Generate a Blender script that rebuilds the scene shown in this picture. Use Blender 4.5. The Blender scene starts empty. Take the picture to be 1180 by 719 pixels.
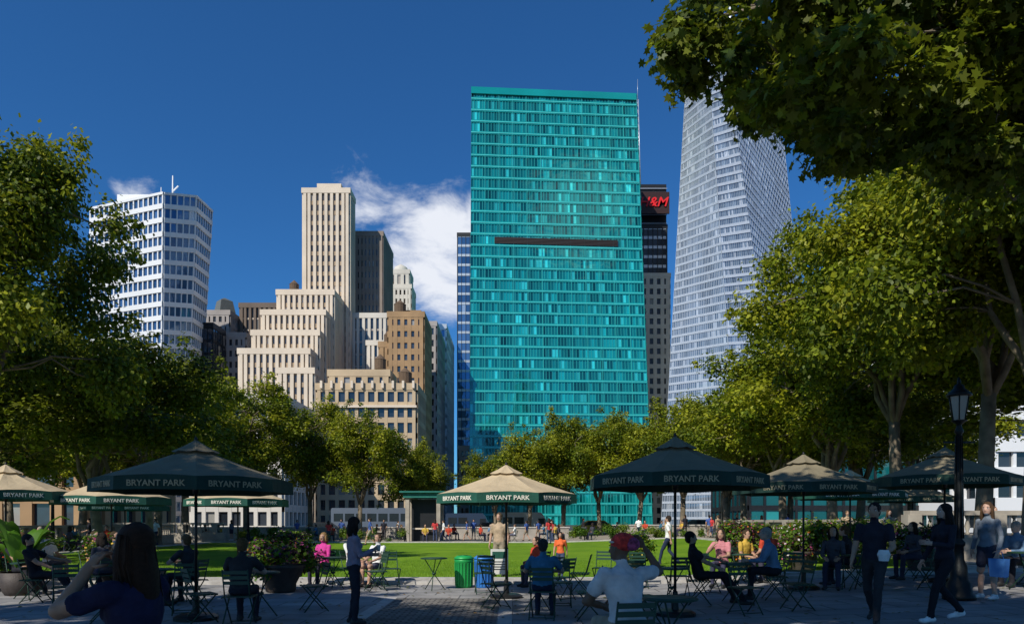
import bpy, math, random
import numpy as np
from mathutils import Vector, Matrix
random.seed(7)
S=bpy.context.scene
COL=S.collection
V=lambda *a: np.array(a,dtype=float)
def nrm(v):
    v=np.array(v,dtype=float); return v/(np.linalg.norm(v)+1e-12)
def gz(x):   # the plaza climbs gently toward the north terrace
    return 0.035*(min(max(x,3.0),12.0)-3.0)

# ------------------------------------------------------------------ materials
def newmat(name):
    m=bpy.data.materials.new(name); m.use_nodes=True
    nt=m.node_tree; b=nt.nodes['Principled BSDF']; return m,nt,b
MC={}
def mat(name,c,rough=.7,metal=0.,var=.15,scale=3.,bump=0.,spec=.4,bscale=None):
    if name in MC: return MC[name]
    m,nt,b=newmat(name); N=nt.nodes; L=nt.links
    tc=N.new('ShaderNodeTexCoord'); no=N.new('ShaderNodeTexNoise'); no.inputs['Scale'].default_value=scale; no.inputs['Detail'].default_value=6
    L.new(tc.outputs['Object'],no.inputs['Vector'])
    cr=N.new('ShaderNodeValToRGB'); cr.color_ramp.elements[0].position=.3; cr.color_ramp.elements[1].position=.7
    cr.color_ramp.elements[0].color=tuple(max(0,x*(1-var)) for x in c)+(1,)
    cr.color_ramp.elements[1].color=tuple(min(1,x*(1+var)) for x in c)+(1,)
    L.new(no.outputs['Fac'],cr.inputs['Fac']); L.new(cr.outputs['Color'],b.inputs['Base Color'])
    b.inputs['Roughness'].default_value=rough; b.inputs['Metallic'].default_value=metal
    b.inputs['Specular IOR Level'].default_value=spec
    if bump>0:
        n2=N.new('ShaderNodeTexNoise'); n2.inputs['Scale'].default_value=bscale or scale*6; n2.inputs['Detail'].default_value=5
        L.new(tc.outputs['Object'],n2.inputs['Vector'])
        bp=N.new('ShaderNodeBump'); bp.inputs['Strength'].default_value=bump; bp.inputs['Distance'].default_value=.02
        L.new(n2.outputs['Fac'],bp.inputs['Height']); L.new(bp.outputs['Normal'],b.inputs['Normal'])
    MC[name]=m; return m
def cloth(c,rough=.85):
    k='cloth_%02d_%02d_%02d'%tuple(int(x*99) for x in c)
    return mat(k,c,rough,0,.22,7,.35,.2,40)
def glass(name,c1,c2,c3=None,f3=.08,rough=.08,metal=.0,spec=.9,cluster=.09,lo=.75,hi=1.2):
    """per-pane random tint driven by facade UV (one unit = one pane)"""
    if name in MC: return MC[name]
    m,nt,b=newmat(name); N=nt.nodes; L=nt.links
    uv=N.new('ShaderNodeUVMap'); fl=N.new('ShaderNodeVectorMath'); fl.operation='FLOOR'
    L.new(uv.outputs['UV'],fl.inputs[0])
    wn=N.new('ShaderNodeTexWhiteNoise'); wn.noise_dimensions='2D'; L.new(fl.outputs[0],wn.inputs['Vector'])
    cr=N.new('ShaderNodeValToRGB'); e=cr.color_ramp.elements
    e[0].position=.0; e[0].color=c1+(1,); e[1].position=1-f3-.001; e[1].color=c2+(1,)
    if c3:
        x=e.new(1-f3); x.color=c3+(1,)
    L.new(wn.outputs['Value'],cr.inputs['Fac'])
    no=N.new('ShaderNodeTexNoise'); no.inputs['Scale'].default_value=cluster; no.inputs['Detail'].default_value=3
    L.new(fl.outputs[0],no.inputs['Vector'])
    mr=N.new('ShaderNodeMapRange'); mr.inputs[1].default_value=.3; mr.inputs[2].default_value=.7; mr.inputs[3].default_value=lo; mr.inputs[4].default_value=hi
    L.new(no.outputs['Fac'],mr.inputs[0])
    mx=N.new('ShaderNodeVectorMath'); mx.operation='SCALE'; L.new(cr.outputs['Color'],mx.inputs[0]); L.new(mr.outputs[0],mx.inputs['Scale'])
    L.new(mx.outputs[0],b.inputs['Base Color'])
    b.inputs['Roughness'].default_value=rough; b.inputs['Metallic'].default_value=metal; b.inputs['Specular IOR Level'].default_value=spec
    # real curtain walls are never perfectly flat: gently wavy reflections
    tc=N.new('ShaderNodeTexCoord'); wv=N.new('ShaderNodeTexNoise'); wv.inputs['Scale'].default_value=.25; wv.inputs['Detail'].default_value=2
    L.new(tc.outputs['Object'],wv.inputs['Vector']); bp=N.new('ShaderNodeBump'); bp.inputs['Strength'].default_value=.25; bp.inputs['Distance'].default_value=.25
    L.new(wv.outputs['Fac'],bp.inputs['Height']); L.new(bp.outputs['Normal'],b.inputs['Normal'])
    MC[name]=m; return m
def leafmat(name,c,tr=.42):
    if name in MC: return MC[name]
    m,nt,b=newmat(name); N=nt.nodes; L=nt.links
    ge=N.new('ShaderNodeNewGeometry'); hs=N.new('ShaderNodeHueSaturation'); hs.inputs['Color'].default_value=c+(1,)
    mr=N.new('ShaderNodeMapRange'); mr.inputs[3].default_value=.6; mr.inputs[4].default_value=1.45
    L.new(ge.outputs['Random Per Island'],mr.inputs[0]); L.new(mr.outputs[0],hs.inputs['Value'])
    L.new(hs.outputs[0],b.inputs['Base Color']); b.inputs['Roughness'].default_value=.5; b.inputs['Specular IOR Level'].default_value=.3
    t=N.new('ShaderNodeBsdfTranslucent'); L.new(hs.outputs[0],t.inputs['Color'])
    mx=N.new('ShaderNodeMixShader'); mx.inputs[0].default_value=tr
    L.new(b.outputs[0],mx.inputs[1]); L.new(t.outputs[0],mx.inputs[2]); L.new(mx.outputs[0],N['Material Output'].inputs['Surface'])
    MC[name]=m; return m
def brickmat(name,c1,c2,mortar,sx,sy,rough=.8,bump=.4,offs=.5,msize=.015):
    m,nt,b=newmat(name); N=nt.nodes; L=nt.links
    tc=N.new('ShaderNodeTexCoord'); bt=N.new('ShaderNodeTexBrick')
    bt.inputs['Scale'].default_value=1; bt.inputs['Brick Width'].default_value=sx; bt.inputs['Row Height'].default_value=sy
    bt.inputs['Mortar Size'].default_value=msize; bt.offset=offs
    bt.inputs['Color1'].default_value=c1+(1,); bt.inputs['Color2'].default_value=c2+(1,); bt.inputs['Mortar'].default_value=mortar+(1,)
    L.new(tc.outputs['Object'],bt.inputs['Vector'])
    no=N.new('ShaderNodeTexNoise'); no.inputs['Scale'].default_value=1.3; no.inputs['Detail'].default_value=8; L.new(tc.outputs['Object'],no.inputs['Vector'])
    mr=N.new('ShaderNodeMapRange'); mr.inputs[1].default_value=.25; mr.inputs[2].default_value=.75; mr.inputs[3].default_value=.62; mr.inputs[4].default_value=1.28
    L.new(no.outputs['Fac'],mr.inputs[0])
    mx=N.new('ShaderNodeVectorMath'); mx.operation='SCALE'; L.new(bt.outputs['Color'],mx.inputs[0]); L.new(mr.outputs[0],mx.inputs['Scale'])
    L.new(mx.outputs[0],b.inputs['Base Color']); b.inputs['Roughness'].default_value=rough
    bp=N.new('ShaderNodeBump'); bp.inputs['Strength'].default_value=bump; bp.inputs['Distance'].default_value=.02; bp.invert=True
    L.new(bt.outputs['Fac'],bp.inputs['Height']); L.new(bp.outputs['Normal'],b.inputs['Normal'])
    return m

# ------------------------------------------------------------------ mesh builder
class MB:
    def __init__(s): s.v=[];s.f=[];s.m=[];s.sm=[];s.uv=[];s.mats=[]
    def mi(s,m):
        if m not in s.mats: s.mats.append(m)
        return s.mats.index(m)
    def add(s,vs,fs,m,smooth=False,uvs=None):
        o=len(s.v); s.v.extend([tuple(map(float,p)) for p in vs]); k=s.mi(m)
        for i,f in enumerate(fs):
            s.f.append([o+j for j in f]); s.m.append(k); s.sm.append(smooth); s.uv.append(uvs[i] if uvs else None)
    def hexa(s,b,t,m,bottom=True):
        vs=list(b)+list(t); fs=[(4,5,6,7),(0,1,5,4),(1,2,6,5),(2,3,7,6),(3,0,4,7)]
        if bottom: fs.append((3,2,1,0))
        s.add(vs,fs,m)
    def box(s,cx,cy,cz,sx,sy,sz,m,rz=0.):
        c,n=math.cos(rz),math.sin(rz); B=[];T=[]
        for a,b_ in((-1,-1),(1,-1),(1,1),(-1,1)):
            x=a*sx/2;y=b_*sy/2; X=cx+x*c-y*n; Y=cy+x*n+y*c
            B.append((X,Y,cz-sz/2));T.append((X,Y,cz+sz/2))
        s.hexa(B,T,m)
    def beam(s,a,b,w,h,m,up=(0,0,1)):
        a=V(*a);b=V(*b);d=nrm(b-a);u=V(*up)
        if abs(d@u)>.98: u=V(0,1,0)
        r=nrm(np.cross(d,u));u=np.cross(r,d)
        q=[(-1,-1),(1,-1),(1,1),(-1,1)]
        s.hexa([a+r*i*w/2+u*j*h/2 for i,j in q],[b+r*i*w/2+u*j*h/2 for i,j in q],m)
    def tube(s,pts,rs,m,n=8,smooth=True,closed=True):
        pts=[V(*p) for p in pts]; rings=[]
        u=None
        for i,p in enumerate(pts):
            d=nrm(pts[min(i+1,len(pts)-1)]-pts[max(i-1,0)])
            if u is None:
                u=V(1,0,0) if abs(d[0])<.8 else V(0,1,0)
            u=nrm(u-d*(u@d)); w=np.cross(d,u)
            rings.append([p+rs[i]*(math.cos(2*math.pi*k/n)*u+math.sin(2*math.pi*k/n)*w) for k in range(n)])
        vs=[q for r in rings for q in r]; fs=[]
        for i in range(len(pts)-1):
            for k in range(n):
                fs.append((i*n+k,i*n+(k+1)%n,(i+1)*n+(k+1)%n,(i+1)*n+k))
        if closed:
            fs.append(tuple(range(n-1,-1,-1))); fs.append(tuple((len(pts)-1)*n+k for k in range(n)))
        s.add(vs,fs,m,smooth)
    def cap(s,a,b,ra,rb,m,n=12):
        a=V(*a);b=V(*b);d=nrm(b-a)
        s.tube([a-d*ra*.97,a-d*ra*.8,a-d*ra*.4,a,b,b+d*rb*.4,b+d*rb*.8,b+d*rb*.97],[ra*.2,ra*.6,ra*.92,ra,rb,rb*.92,rb*.6,rb*.2],m,n)
    def loft(s,secs,X,Y,m,n=16,smooth=True):
        """secs: (centre, rx, ry)"""
        vs=[];fs=[]
        for c,rx,ry in secs:
            for k in range(n):
                t=2*math.pi*k/n; vs.append(c+X*rx*math.cos(t)+Y*ry*math.sin(t))
        for i in range(len(secs)-1):
            for k in range(n): fs.append((i*n+k,i*n+(k+1)%n,(i+1)*n+(k+1)%n,(i+1)*n+k))
        fs.append(tuple(range(n-1,-1,-1))); fs.append(tuple((len(secs)-1)*n+k for k in range(n)))
        s.add(vs,fs,m,smooth)
    def ell(s,c,X,Y,Z,m,n=12,k=8,jit=0.):
        c=V(*c)
        vs=[];fs=[]
        for i in range(k+1):
            ph=-math.pi/2+math.pi*i/k; r=max(math.cos(ph),.02)
            for j in range(n):
                t=2*math.pi*j/n; q=1+random.uniform(-jit,jit)
                vs.append(c+(X*r*math.cos(t)+Y*r*math.sin(t)+Z*math.sin(ph))*q)
        for i in range(k):
            for j in range(n): fs.append((i*n+j,i*n+(j+1)%n,(i+1)*n+(j+1)%n,(i+1)*n+j))
        fs.append(tuple(range(n-1,-1,-1))); fs.append(tuple(k*n+j for j in range(n)))
        s.add(vs,fs,m,True)
    def lathe(s,cx,cy,prof,m,n=16,smooth=True):
        s.tube([(cx,cy,z) for r,z in prof],[r for r,z in prof],m,n,smooth)
    def build(s,name,parent=None,loc=None,link=True):
        me=bpy.data.meshes.new(name); me.from_pydata(s.v,[],s.f)
        for m in s.mats: me.materials.append(m)
        me.polygons.foreach_set('material_index',s.m); me.polygons.foreach_set('use_smooth',s.sm)
        if any(u is not None for u in s.uv):
            ul=me.uv_layers.new(name='UVMap'); arr=[]
            for f,u in zip(s.f,s.uv):
                arr.extend([c for p in (u if u else [(.5,.5)]*len(f)) for c in p])
            ul.data.foreach_set('uv',arr)
        me.update()
        if not link: return me
        return place(me,name,loc or (0,0,0),parent=parent)
def place(me,name,loc=(0,0,0),rz=0.,sc=1.,parent=None):
    o=bpy.data.objects.new(name,me); o.location=loc; o.rotation_euler=(0,0,rz)
    o.scale=sc if isinstance(sc,tuple) else (sc,)*3
    COL.objects.link(o)
    if parent: o.parent=parent
    return o

# ------------------------------------------------------------------ facades
def strip(mb,a,b,c,d,n,dep,m):
    F=[p+n*dep for p in (a,b,c,d)]
    mb.add([a,b,c,d]+F,[(4,5,6,7),(0,1,5,4),(1,2,6,5),(2,3,7,6),(3,0,4,7)],m)
def facade(mb,bl,br,tr,tl,nx,ny,gm,wm,pier=.3,span=.35,dep=.35,u0=0,wm2=None,sdep=None,skipx=1):
    bl,br,tr,tl=[V(*p) for p in (bl,br,tr,tl)]
    P=lambda u,v:(bl*(1-u)+br*u)*(1-v)+(tl*(1-u)+tr*u)*v
    n=nrm(np.cross(br-bl,tl-bl)); wm2=wm2 or wm; sdep=dep-.04 if sdep is None else sdep
    vs=[];fs=[];uv=[]
    for j in range(ny+1):
        vs+= [P(0,j/ny),P(1,j/ny)]
    for j in range(ny):
        fs.append((2*j,2*j+1,2*j+3,2*j+2)); uv.append([(u0,j),(u0+nx,j),(u0+nx,j+1),(u0,j+1)])
    mb.add(vs,fs,gm,False,uv)
    for i in range(0,nx+1,skipx):
        a=max(0,(i-pier/2)/nx); b=min(1,(i+pier/2)/nx)
        if i==0:b=pier/nx
        if i==nx:a=1-pier/nx
        strip(mb,P(a,0),P(b,0),P(b,1),P(a,1),n,dep,wm)
    for j in range(ny+1):
        a=max(0,(j-span/2)/ny); b=min(1,(j+span/2)/ny)
        strip(mb,P(0,a),P(1,a),P(1,b),P(0,b),n,sdep,wm2)
def block(mb,x0,x1,y0,y1,z0,z1,gm,wm,bay=3.,fl=3.6,pier=.4,span=.4,dep=.35,roof=None,par=1.0,wm2=None,sdep=None):
    nx=max(1,round((x1-x0)/bay)); ns=max(1,round((y1-y0)/bay)); ny=max(1,round((z1-z0)/fl))
    kw=dict(pier=pier,span=span,dep=dep,wm2=wm2,sdep=sdep)
    facade(mb,(x0,y0,z0),(x1,y0,z0),(x1,y0,z1),(x0,y0,z1),nx,ny,gm,wm,u0=0,**kw)
    facade(mb,(x1,y0,z0),(x1,y1,z0),(x1,y1,z1),(x1,y0,z1),ns,ny,gm,wm,u0=40,**kw)
    facade(mb,(x0,y1,z0),(x0,y0,z0),(x0,y0,z1),(x0,y1,z1),ns,ny,gm,wm,u0=80,**kw)
    mb.add([(x1,y1,z0),(x0,y1,z0),(x0,y1,z1),(x1,y1,z1)],[(0,1,2,3)],wm)
    e=dep+.06
    mb.box((x0+x1)/2,(y0+y1)/2,z1+.02,x1-x0+2*e,y1-y0+2*e,.5,wm)
    if par>0:
        for (cx,cy,sx,sy) in (((x0+x1)/2,y0-e+.15,x1-x0+2*e,.3),((x0+x1)/2,y1+e-.15,x1-x0+2*e,.3)):
            mb.box(cx,cy,z1+.27+par/2,sx,sy,par,wm)
        for cx in (x0-e+.15,x1+e-.15):
            mb.box(cx,(y0+y1)/2,z1+.27+par/2,.3,y1-y0+2*e-.6,par,wm)
def tank(mb,x,y,z,r=1.8,h=3.2):
    w=mat('tank_wood',(.12,.08,.05),.9)
    for a in range(4):
        mb.tube([(x+r*.7*math.cos(a*1.57+.7),y+r*.7*math.sin(a*1.57+.7),z),(x+r*.7*math.cos(a*1.57+.7),y+r*.7*math.sin(a*1.57+.7),z+2)],[.12,.12],w,6)
    mb.lathe(x,y,[(r,z+2),(r,z+2+h),(r*1.05,z+2.02+h),(.1,z+3.3+h)],w,14,False)

cream=mat('limestone_cream',(.64,.545,.43),.85,0,.10,.15,.2)
creamsp=mat('limestone_spandrel',(.36,.27,.18),.85,0,.12,.2)
cream2=mat('limestone_pale',(.60,.56,.49),.85,0,.12,.15)
brownrib=mat('brown_precast',(.15,.115,.09),.8,0,.15,.2)
slabm=mat('slab_tower_brick',(.24,.195,.16),.8,0,.15,.2)
tanbrick=mat('tan_brick',(.47,.36,.23),.85,0,.15,.2)
brownbrick=mat('brown_brick',(.34,.215,.11),.85,0,.2,.2)
whitep=mat('white_precast',(.70,.71,.71),.6,0,.06,.1)
greyst=mat('grey_stone',(.34,.31,.29),.85,0,.2,.2)
darkm=mat('dark_metal',(.02,.022,.025),.45,.3)
alum=mat('aluminium_mullion',(.5,.54,.58),.35,.5,.05,.1)
tealm=mat('teal_mullion',(.03,.40,.37),.3,.1,.08,.05)
tealsp=mat('teal_spandrel',(.006,.28,.26),.12,.2,.2,.06,0,.8)
g_dark=glass('window_dark',(.012,.016,.022),(.05,.06,.075),(.30,.29,.26),.07)
g_warm=glass('window_warm',(.03,.026,.022),(.12,.10,.085),(.42,.37,.30),.12)
g_blue=glass('window_blue',(.03,.10,.22),(.10,.22,.40),(.40,.50,.6),.05,.06,.45)
g_teal=glass('window_teal',(.0,.075,.085),(.008,.36,.345),(.04,.62,.58),.10,.05,.35,cluster=.22,lo=.4,hi=1.4)
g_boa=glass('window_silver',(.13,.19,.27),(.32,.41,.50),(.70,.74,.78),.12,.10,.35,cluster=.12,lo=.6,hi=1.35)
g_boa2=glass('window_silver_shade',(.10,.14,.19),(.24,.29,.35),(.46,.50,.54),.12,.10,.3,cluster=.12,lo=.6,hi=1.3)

def green_tower():
    mb=MB()
    y=220;bl=(-13.5,y,0);br=(44.5,y,0);tr=(39.3,y,136.6);tl=(-12.9,y,138.8)
    facade(mb,bl,br,tr,tl,58,39,g_teal,tealm,pier=.12,span=.26,dep=.16,wm2=tealsp,sdep=.22)
    P=lambda u,v:(V(*bl)*(1-u)+V(*br)*u)*(1-v)+(V(*tl)*(1-u)+V(*tr)*u)*v
    n=V(0,-1,0)
    lt=mat('teal_light_trim',(.07,.55,.52),.3,.1)
    for j in range(0,40):
        v=j/39; q=.0009
        strip(mb,P(0,max(v-q,0)),P(1,max(v-q,0)),P(1,min(v+q,1)),P(0,min(v+q,1)),n,.34,lt)
    for i in range(0,13):
        u=i/12; strip(mb,P(max(u-.0012,0),0),P(min(u+.0012,1),0),P(min(u+.0012,1),1),P(max(u-.0012,0),1),n,.30,tealm)
    lou=mat('louvre_brown',(.022,.014,.014),.6)
    for k in range(5):
        v=.6455+.0030*k
        strip(mb,P(.14,v),P(.86,v),P(.86,v+.0019),P(.14,v+.0019),n,.50,lou)
    strip(mb,P(0,.985),P(1,.985),P(1,1),P(0,1),n,.6,tealsp)
    b0=[V(*bl)+V(.02,.05,0),V(*br)+V(-.02,.05,0),V(44.4,252,0),V(-13.4,252,0)]
    t0=[V(*tl)+V(.02,.05,.0),V(*tr)+V(-.02,.05,.0),V(39.2,252,136.5),V(-12.8,252,138.7)]
    mb.hexa(b0,t0,tealsp)
    facade(mb,br,(44.5,252,0),(39.3,252,136.6),tr,16,38,g_teal,tealm,.12,.36,.22,u0=60,wm2=tealsp,sdep=.3)
    for i in range(24):
        x=-12+i*2.1; mb.box(x,y+1.2,138.4+.3-(i*.09),.12,.12,1.6,darkm)
    mb.box(13,y+16,139.0,30,14,3.0,tealsp)
    mb.build('glass_office_tower')
green_tower()

def crystal_tower():
    mb=MB()
    A0,A1=(45.5,212,0),(53,212,134.5)
    B0,B1=(66,200,0),(56.5,200,134)
    C0,C1=(82,204,0),(62,202,138)
    D0,D1=(99,222,0),(87,222,122)
    facade(mb,A0,B0,B1,A1,30,56,g_boa2,alum,.16,.30,.10,wm2=mat('fritted_glass_shade',(.42,.46,.51),.3,.2),sdep=.15)  # left face: shade put into the darker glass and frit colours
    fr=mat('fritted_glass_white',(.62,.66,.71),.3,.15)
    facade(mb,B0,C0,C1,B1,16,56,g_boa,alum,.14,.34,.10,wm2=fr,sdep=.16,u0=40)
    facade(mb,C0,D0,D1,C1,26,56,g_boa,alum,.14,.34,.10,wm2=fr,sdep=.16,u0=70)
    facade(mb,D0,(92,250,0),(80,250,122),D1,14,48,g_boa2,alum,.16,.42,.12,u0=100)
    mb.add([A0,(60,250,0),(68,250,134),A1],[(1,0,3,2)],g_boa2)
    mb.add([A1,B1,C1,D1,(80,250,122),(68,250,134)],[(0,1,2,3,4,5)],alum)
    mb.tube([(68,216,128),(68,216,150),(68,216,190)],[1.2,.8,.1],alum,8)
    mb.build('crystal_skyscraper')
crystal_tower()

def left_tower():
    mb=MB()
    A0,A1=(-104.5,172,0),(-104.5,172,79); B0,B1=(-86,170,0),(-85.3,170,82)
    C0,C1=(-87.4,190,0),(-82.5,191,87)
    facade(mb,A0,B0,B1,A1,15,24,g_blue,whitep,.22,.36,.3,wm2=whitep,sdep=.42)
    M0,M1=(-84.2,178,0),(-81.0,178,85)
    facade(mb,B0,M0,M1,B1,5,24,g_blue,whitep,.14,.34,.2,u0=30,sdep=.3)
    facade(mb,M0,C0,C1,M1,7,24,g_blue,whitep,.14,.34,.2,u0=50,sdep=.3)
    mb.add([A1,B1,M1,C1,(-104.5,191,80)],[(0,1,2,3,4)],whitep)
    mb.add([A0,A1,(-104.5,191,80),(-104.5,191,0)],[(3,2,1,0)],whitep)
    mb.add([C0,C1,(-104.5,191,80),(-104.5,191,0)],[(0,1,2,3)],whitep)
    mb.box(-95,182,82.5,12,9,5,whitep)
    mb.tube([(-87,178,82),(-87,178,90)],[.3,.15],whitep,6)
    mb.beam((-87,178,86),(-85.6,178,87.4),.25,.25,whitep); mb.tube([(-91,180,82),(-91,180,88)],[.2,.1],whitep,6)
    mb.build('curved_glass_office_building')
left_tower()

def stepped():
    mb=MB(); kw=dict(bay=1.55,fl=2.9,pier=.52,span=.40,dep=.5,sdep=.14)
    block(mb,-60,-47,200,206,0,96,g_warm,cream,wm2=creamsp,**kw)
    block(mb,-64,-49,190,199.4,0,63.5,g_warm,cream,wm2=creamsp,**kw)
    block(mb,-66.5,-50,185,189.4,0,56.5,g_warm,cream,wm2=creamsp,**kw)
    block(mb,-67.5,-50.5,181,184.4,0,50,g_warm,cream,wm2=creamsp,**kw)
    block(mb,-69,-51.5,176,180.4,0,44,g_warm,cream,wm2=creamsp,**kw)
    block(mb,-57.5,-49,171,175.4,0,38,g_warm,cream,wm2=creamsp,**kw)
    mb.box(-53,203,98,7,4,2.4,cream); tank(mb,-61.5,196,64,1.3,2.2)
    mb.build('stepped_limestone_tower')
stepped()
def simple(blocks,tanks=()):
    mb=MB()
    for b,kw in blocks: block(mb,*b,**kw)
    for t in tanks: tank(mb,*t)
    return mb
simple([((-84,-72,215,225,0,67.7,g_dark,brownrib),dict(bay=1.6,pier=.5,span=.15,dep=.5,sdep=.1,wm2=cream))]).build('ribbed_office_block')
simple([((-49,-39,209,226,0,87.4,g_dark,slabm),dict(bay=1.1,pier=.68,span=.5,dep=.3,sdep=.1,wm2=slabm,fl=3.4))]).build('dark_slab_tower')
simple([((-46.6,-36.8,203,208.5,0,61,g_dark,cream2),dict(bay=1.7,pier=.5,span=.16,dep=.45,sdep=.12,wm2=greyst)),
            ((-41.4,-36.6,199,202.4,0,52,g_dark,cream2),dict(bay=1.7,pier=.5,span=.16,dep=.45,sdep=.12,wm2=greyst))]).build('white_ribbed_building')
mb=simple([((-43.5,-35,240,250,0,82,g_warm,cream2),dict(bay=1.5,pier=.55,span=.45,fl=3.)),((-42.6,-35.8,241,249,82.4,87.5,g_warm,cream2),dict(bay=2.2,pier=.5,span=.25,fl=5))])
mb.lathe(-39.2,245,[(2.8,87.5),(2.7,89.5),(2.2,90.8),(.3,92)],cream2,12); mb.build('crowned_white_tower')
mb=simple([((-32,-23,180,196,0,54.5,g_dark,brownbrick),dict(bay=1.9,fl=3.1,pier=.55,span=.5)),
               ((-34.5,-32.1,181,196,0,47,g_dark,brownbrick),dict(bay=1.9,fl=3.1,pier=.55,span=.5))],[(-30,186,54.8,1.6,2.6),(-33.3,186,47.2,1,2)])
mb.box(-27,190,56.5,5,6,3.6,brownbrick); mb.build('brown_brick_building')
simple([((-27,-22.6,206,230,0,59.5,g_dark,greyst),dict(bay=1.6,pier=.4,span=.45)),((-25.3,-22.2,232,262,0,66,g_blue,alum),dict(bay=1.6,pier=.2,span=.35))]).build('slender_grey_tower')
mb=simple([((-42,-20.8,150,164,0,30,g_dark,tanbrick),dict(bay=2.1,fl=3.5,pier=.34,span=.34,dep=.45)),
               ((-40,-27,152,160,30.6,33.4,g_dark,tanbrick),dict(bay=2.4,fl=3,pier=.5,span=.3))],[(-24,156,30.3,1.5,2.4),(-30,158,34,1.3,2.2)])
for i in range(10): mb.box(-41+i*2.2,149.2,30.9,.5,.5,1.6,cream)
mb.box(-31.4,149.3,26.2,21.8,.5,.5,cream)
for q in (-37,-33.5,-26): mb.box(q,155,31.2,1.6,1.8,1.6,alum)
mb.build('tan_loft_building')
mb=simple([((-92.5,-85.5,210,222,0,64,g_dark,greyst),dict(bay=1.7,fl=3.1,pier=.5,span=.45)),((-86,-76,198,208,0,54,g_dark,greyst),dict(bay=1.7,fl=3.1,pier=.5,span=.45))])
mb.lathe(-89,215,[(3.4,64.3),(3.4,66),(2.5,69.5),(.3,70.5)],mat('copper_roof',(.12,.13,.12),.6),4,False); mb.build('ornate_grey_building')
simple([((-87,-81,188,196,0,54,g_dark,darkm),dict(bay=1.5,pier=.12,span=.2,dep=.1))]).build('dark_glass_building')
simple([((-20.6,-8,262,290,0,109,g_blue,darkm),dict(bay=1.5,pier=.12,span=.25,dep=.15,wm2=alum)),((-19.3,-12,255,261,0,28,g_warm,cream2),dict(bay=2,pier=.4,span=.4))]).build('slim_blue_glass_tower')
mb=simple([((46,58.5,262,280,0,112,g_dark,darkm),dict(bay=1.7,pier=.2,span=.3,dep=.2,wm2=alum)),
               ((45.5,55.8,246,258,0,88,g_dark,cream2),dict(bay=2.3,pier=.5,span=.42,fl=3.5,dep=.4))])
mb.box(52.5,266,121,12,6,16,darkm)
for i in range(5): mb.box(52.5,262.6,114+i*3.3,12.3,.3,.25,alum)
for k in range(4):
    dx=(-1,1,1,-1)[k];dy=(-1,-1,1,1)[k]
    mb.tube([(48.5+dx,268+dy,129),(48.5+dx*.25,268+dy*.25,164)],[.22,.12],alum,5)
for j in range(12):
    z=130+j*2.8;s=1-.75*(z-129)/35; mb.beam((48.5-s,268-s,z),(48.5+s,268-s,z+2.6),.14,.14,alum); mb.beam((48.5+s,268-s,z),(48.5-s,268-s,z+2.6),.14,.14,alum)
mb.tube([(48.5,268,164),(48.5,268,172)],[.15,.05],alum,5)
mb.build('media_tower')
def text(body,size,m,loc,rx=math.pi/2,rz=0.,ext=.01,parent=None,name='lettering',shear=0,bold=.0):
    c=bpy.data.curves.new(name,'FONT'); c.body=body; c.size=size; c.align_x='CENTER'; c.align_y='CENTER'; c.extrude=ext; c.shear=shear; c.offset=bold
    c.materials.append(m); o=bpy.data.objects.new(name,c); o.location=loc; o.rotation_euler=(rx,0,rz); COL.objects.link(o)
    if parent: o.parent=parent
    return o
mbs=MB(); mbs.box(53.4,258.8,120,10.5,.6,8,mat('sign_backing',(.03,.01,.01),.5)); so=mbs.build('rooftop_sign')
text('H&M',4.9,mat('sign_red',(.75,.012,.02),.5,0,.05),(52.4,258.3,120),ext=.2,parent=so,shear=.3,bold=.06)
simple([((52,84,75,100,0,46,g_dark,whitep),dict(bay=2.2,fl=3.4,pier=.16,span=.5,dep=.3,sdep=.5))]).build('white_travertine_building')
g_teald=glass('window_teal_dim',(.0,.03,.04),(.005,.12,.13),(.02,.25,.26),.1)
simple([((30,54,88,104,0,13,g_teald,darkm),dict(bay=2,fl=3.2,pier=.12,span=.2,dep=.2))]).build('teal_glass_podium')
simple([((-84,-44,72,90,0,17,g_dark,brownbrick),dict(bay=3,fl=3.8,pier=.4,span=.4,dep=.4))]).build('brick_corner_building')
simple([((-60,-43,130,148,0,24,g_dark,cream2),dict(bay=2.6,fl=4,pier=.3,span=.35,dep=.45))]).build('pale_stone_building')
simple([((-120,-90,230,250,0,40,g_dark,greyst),dict(bay=3,pier=.4,span=.4)),((-22,-8,520,540,0,40,g_dark,greyst),dict(bay=3,pier=.4,span=.4))]).build('distant_grey_building')
# pale masonry towers east of the park (behind the viewpoint): mirrored in the curtain walls
simple([((-20,-8,-150,-130,0,88,g_warm,cream2),dict(bay=2,fl=3.4,pier=.5,span=.4)),((2,13,-170,-150,0,120,g_warm,cream2),dict(bay=2,fl=3.4,pier=.5,span=.4))]).build('masonry_tower')

# ------------------------------------------------------------------ ground
def sheet(name,x0,x1,y0,y1,dz,m):
    xs=[x0]+[b for b in (3,12) if x0<b<x1]+[x1]; vs=[];fs=[]
    for i,x in enumerate(xs): vs+=[(x,y0,gz(x)+dz),(x,y1,gz(x)+dz)]
    for i in range(len(xs)-1): fs.append((2*i,2*i+2,2*i+3,2*i+1))
    mb=MB(); mb.add(vs,fs,m); return mb.build(name)
asph=mat('asphalt',(.05,.05,.052),.9,0,.2,.8,.3)
sheet('ground',-3000,3000,-1500,4000,0,asph)
gravel=mat('gravel_grey',(.26,.23,.18),.95,0,.3,9,.5)
sheet('gravel_path',-45,45,-30,70,.006,gravel)
pave=brickmat('bluestone_paving',(.22,.22,.225),(.30,.29,.28),(.10,.10,.10),1.1,.62)
sheet('plaza_pavement',-40,40,-30,17.3,.012,pave)
cob=brickmat('granite_setts',(.15,.14,.13),(.28,.26,.23),(.035,.033,.03),.22,.12,.85,1,.5,.02)
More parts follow.
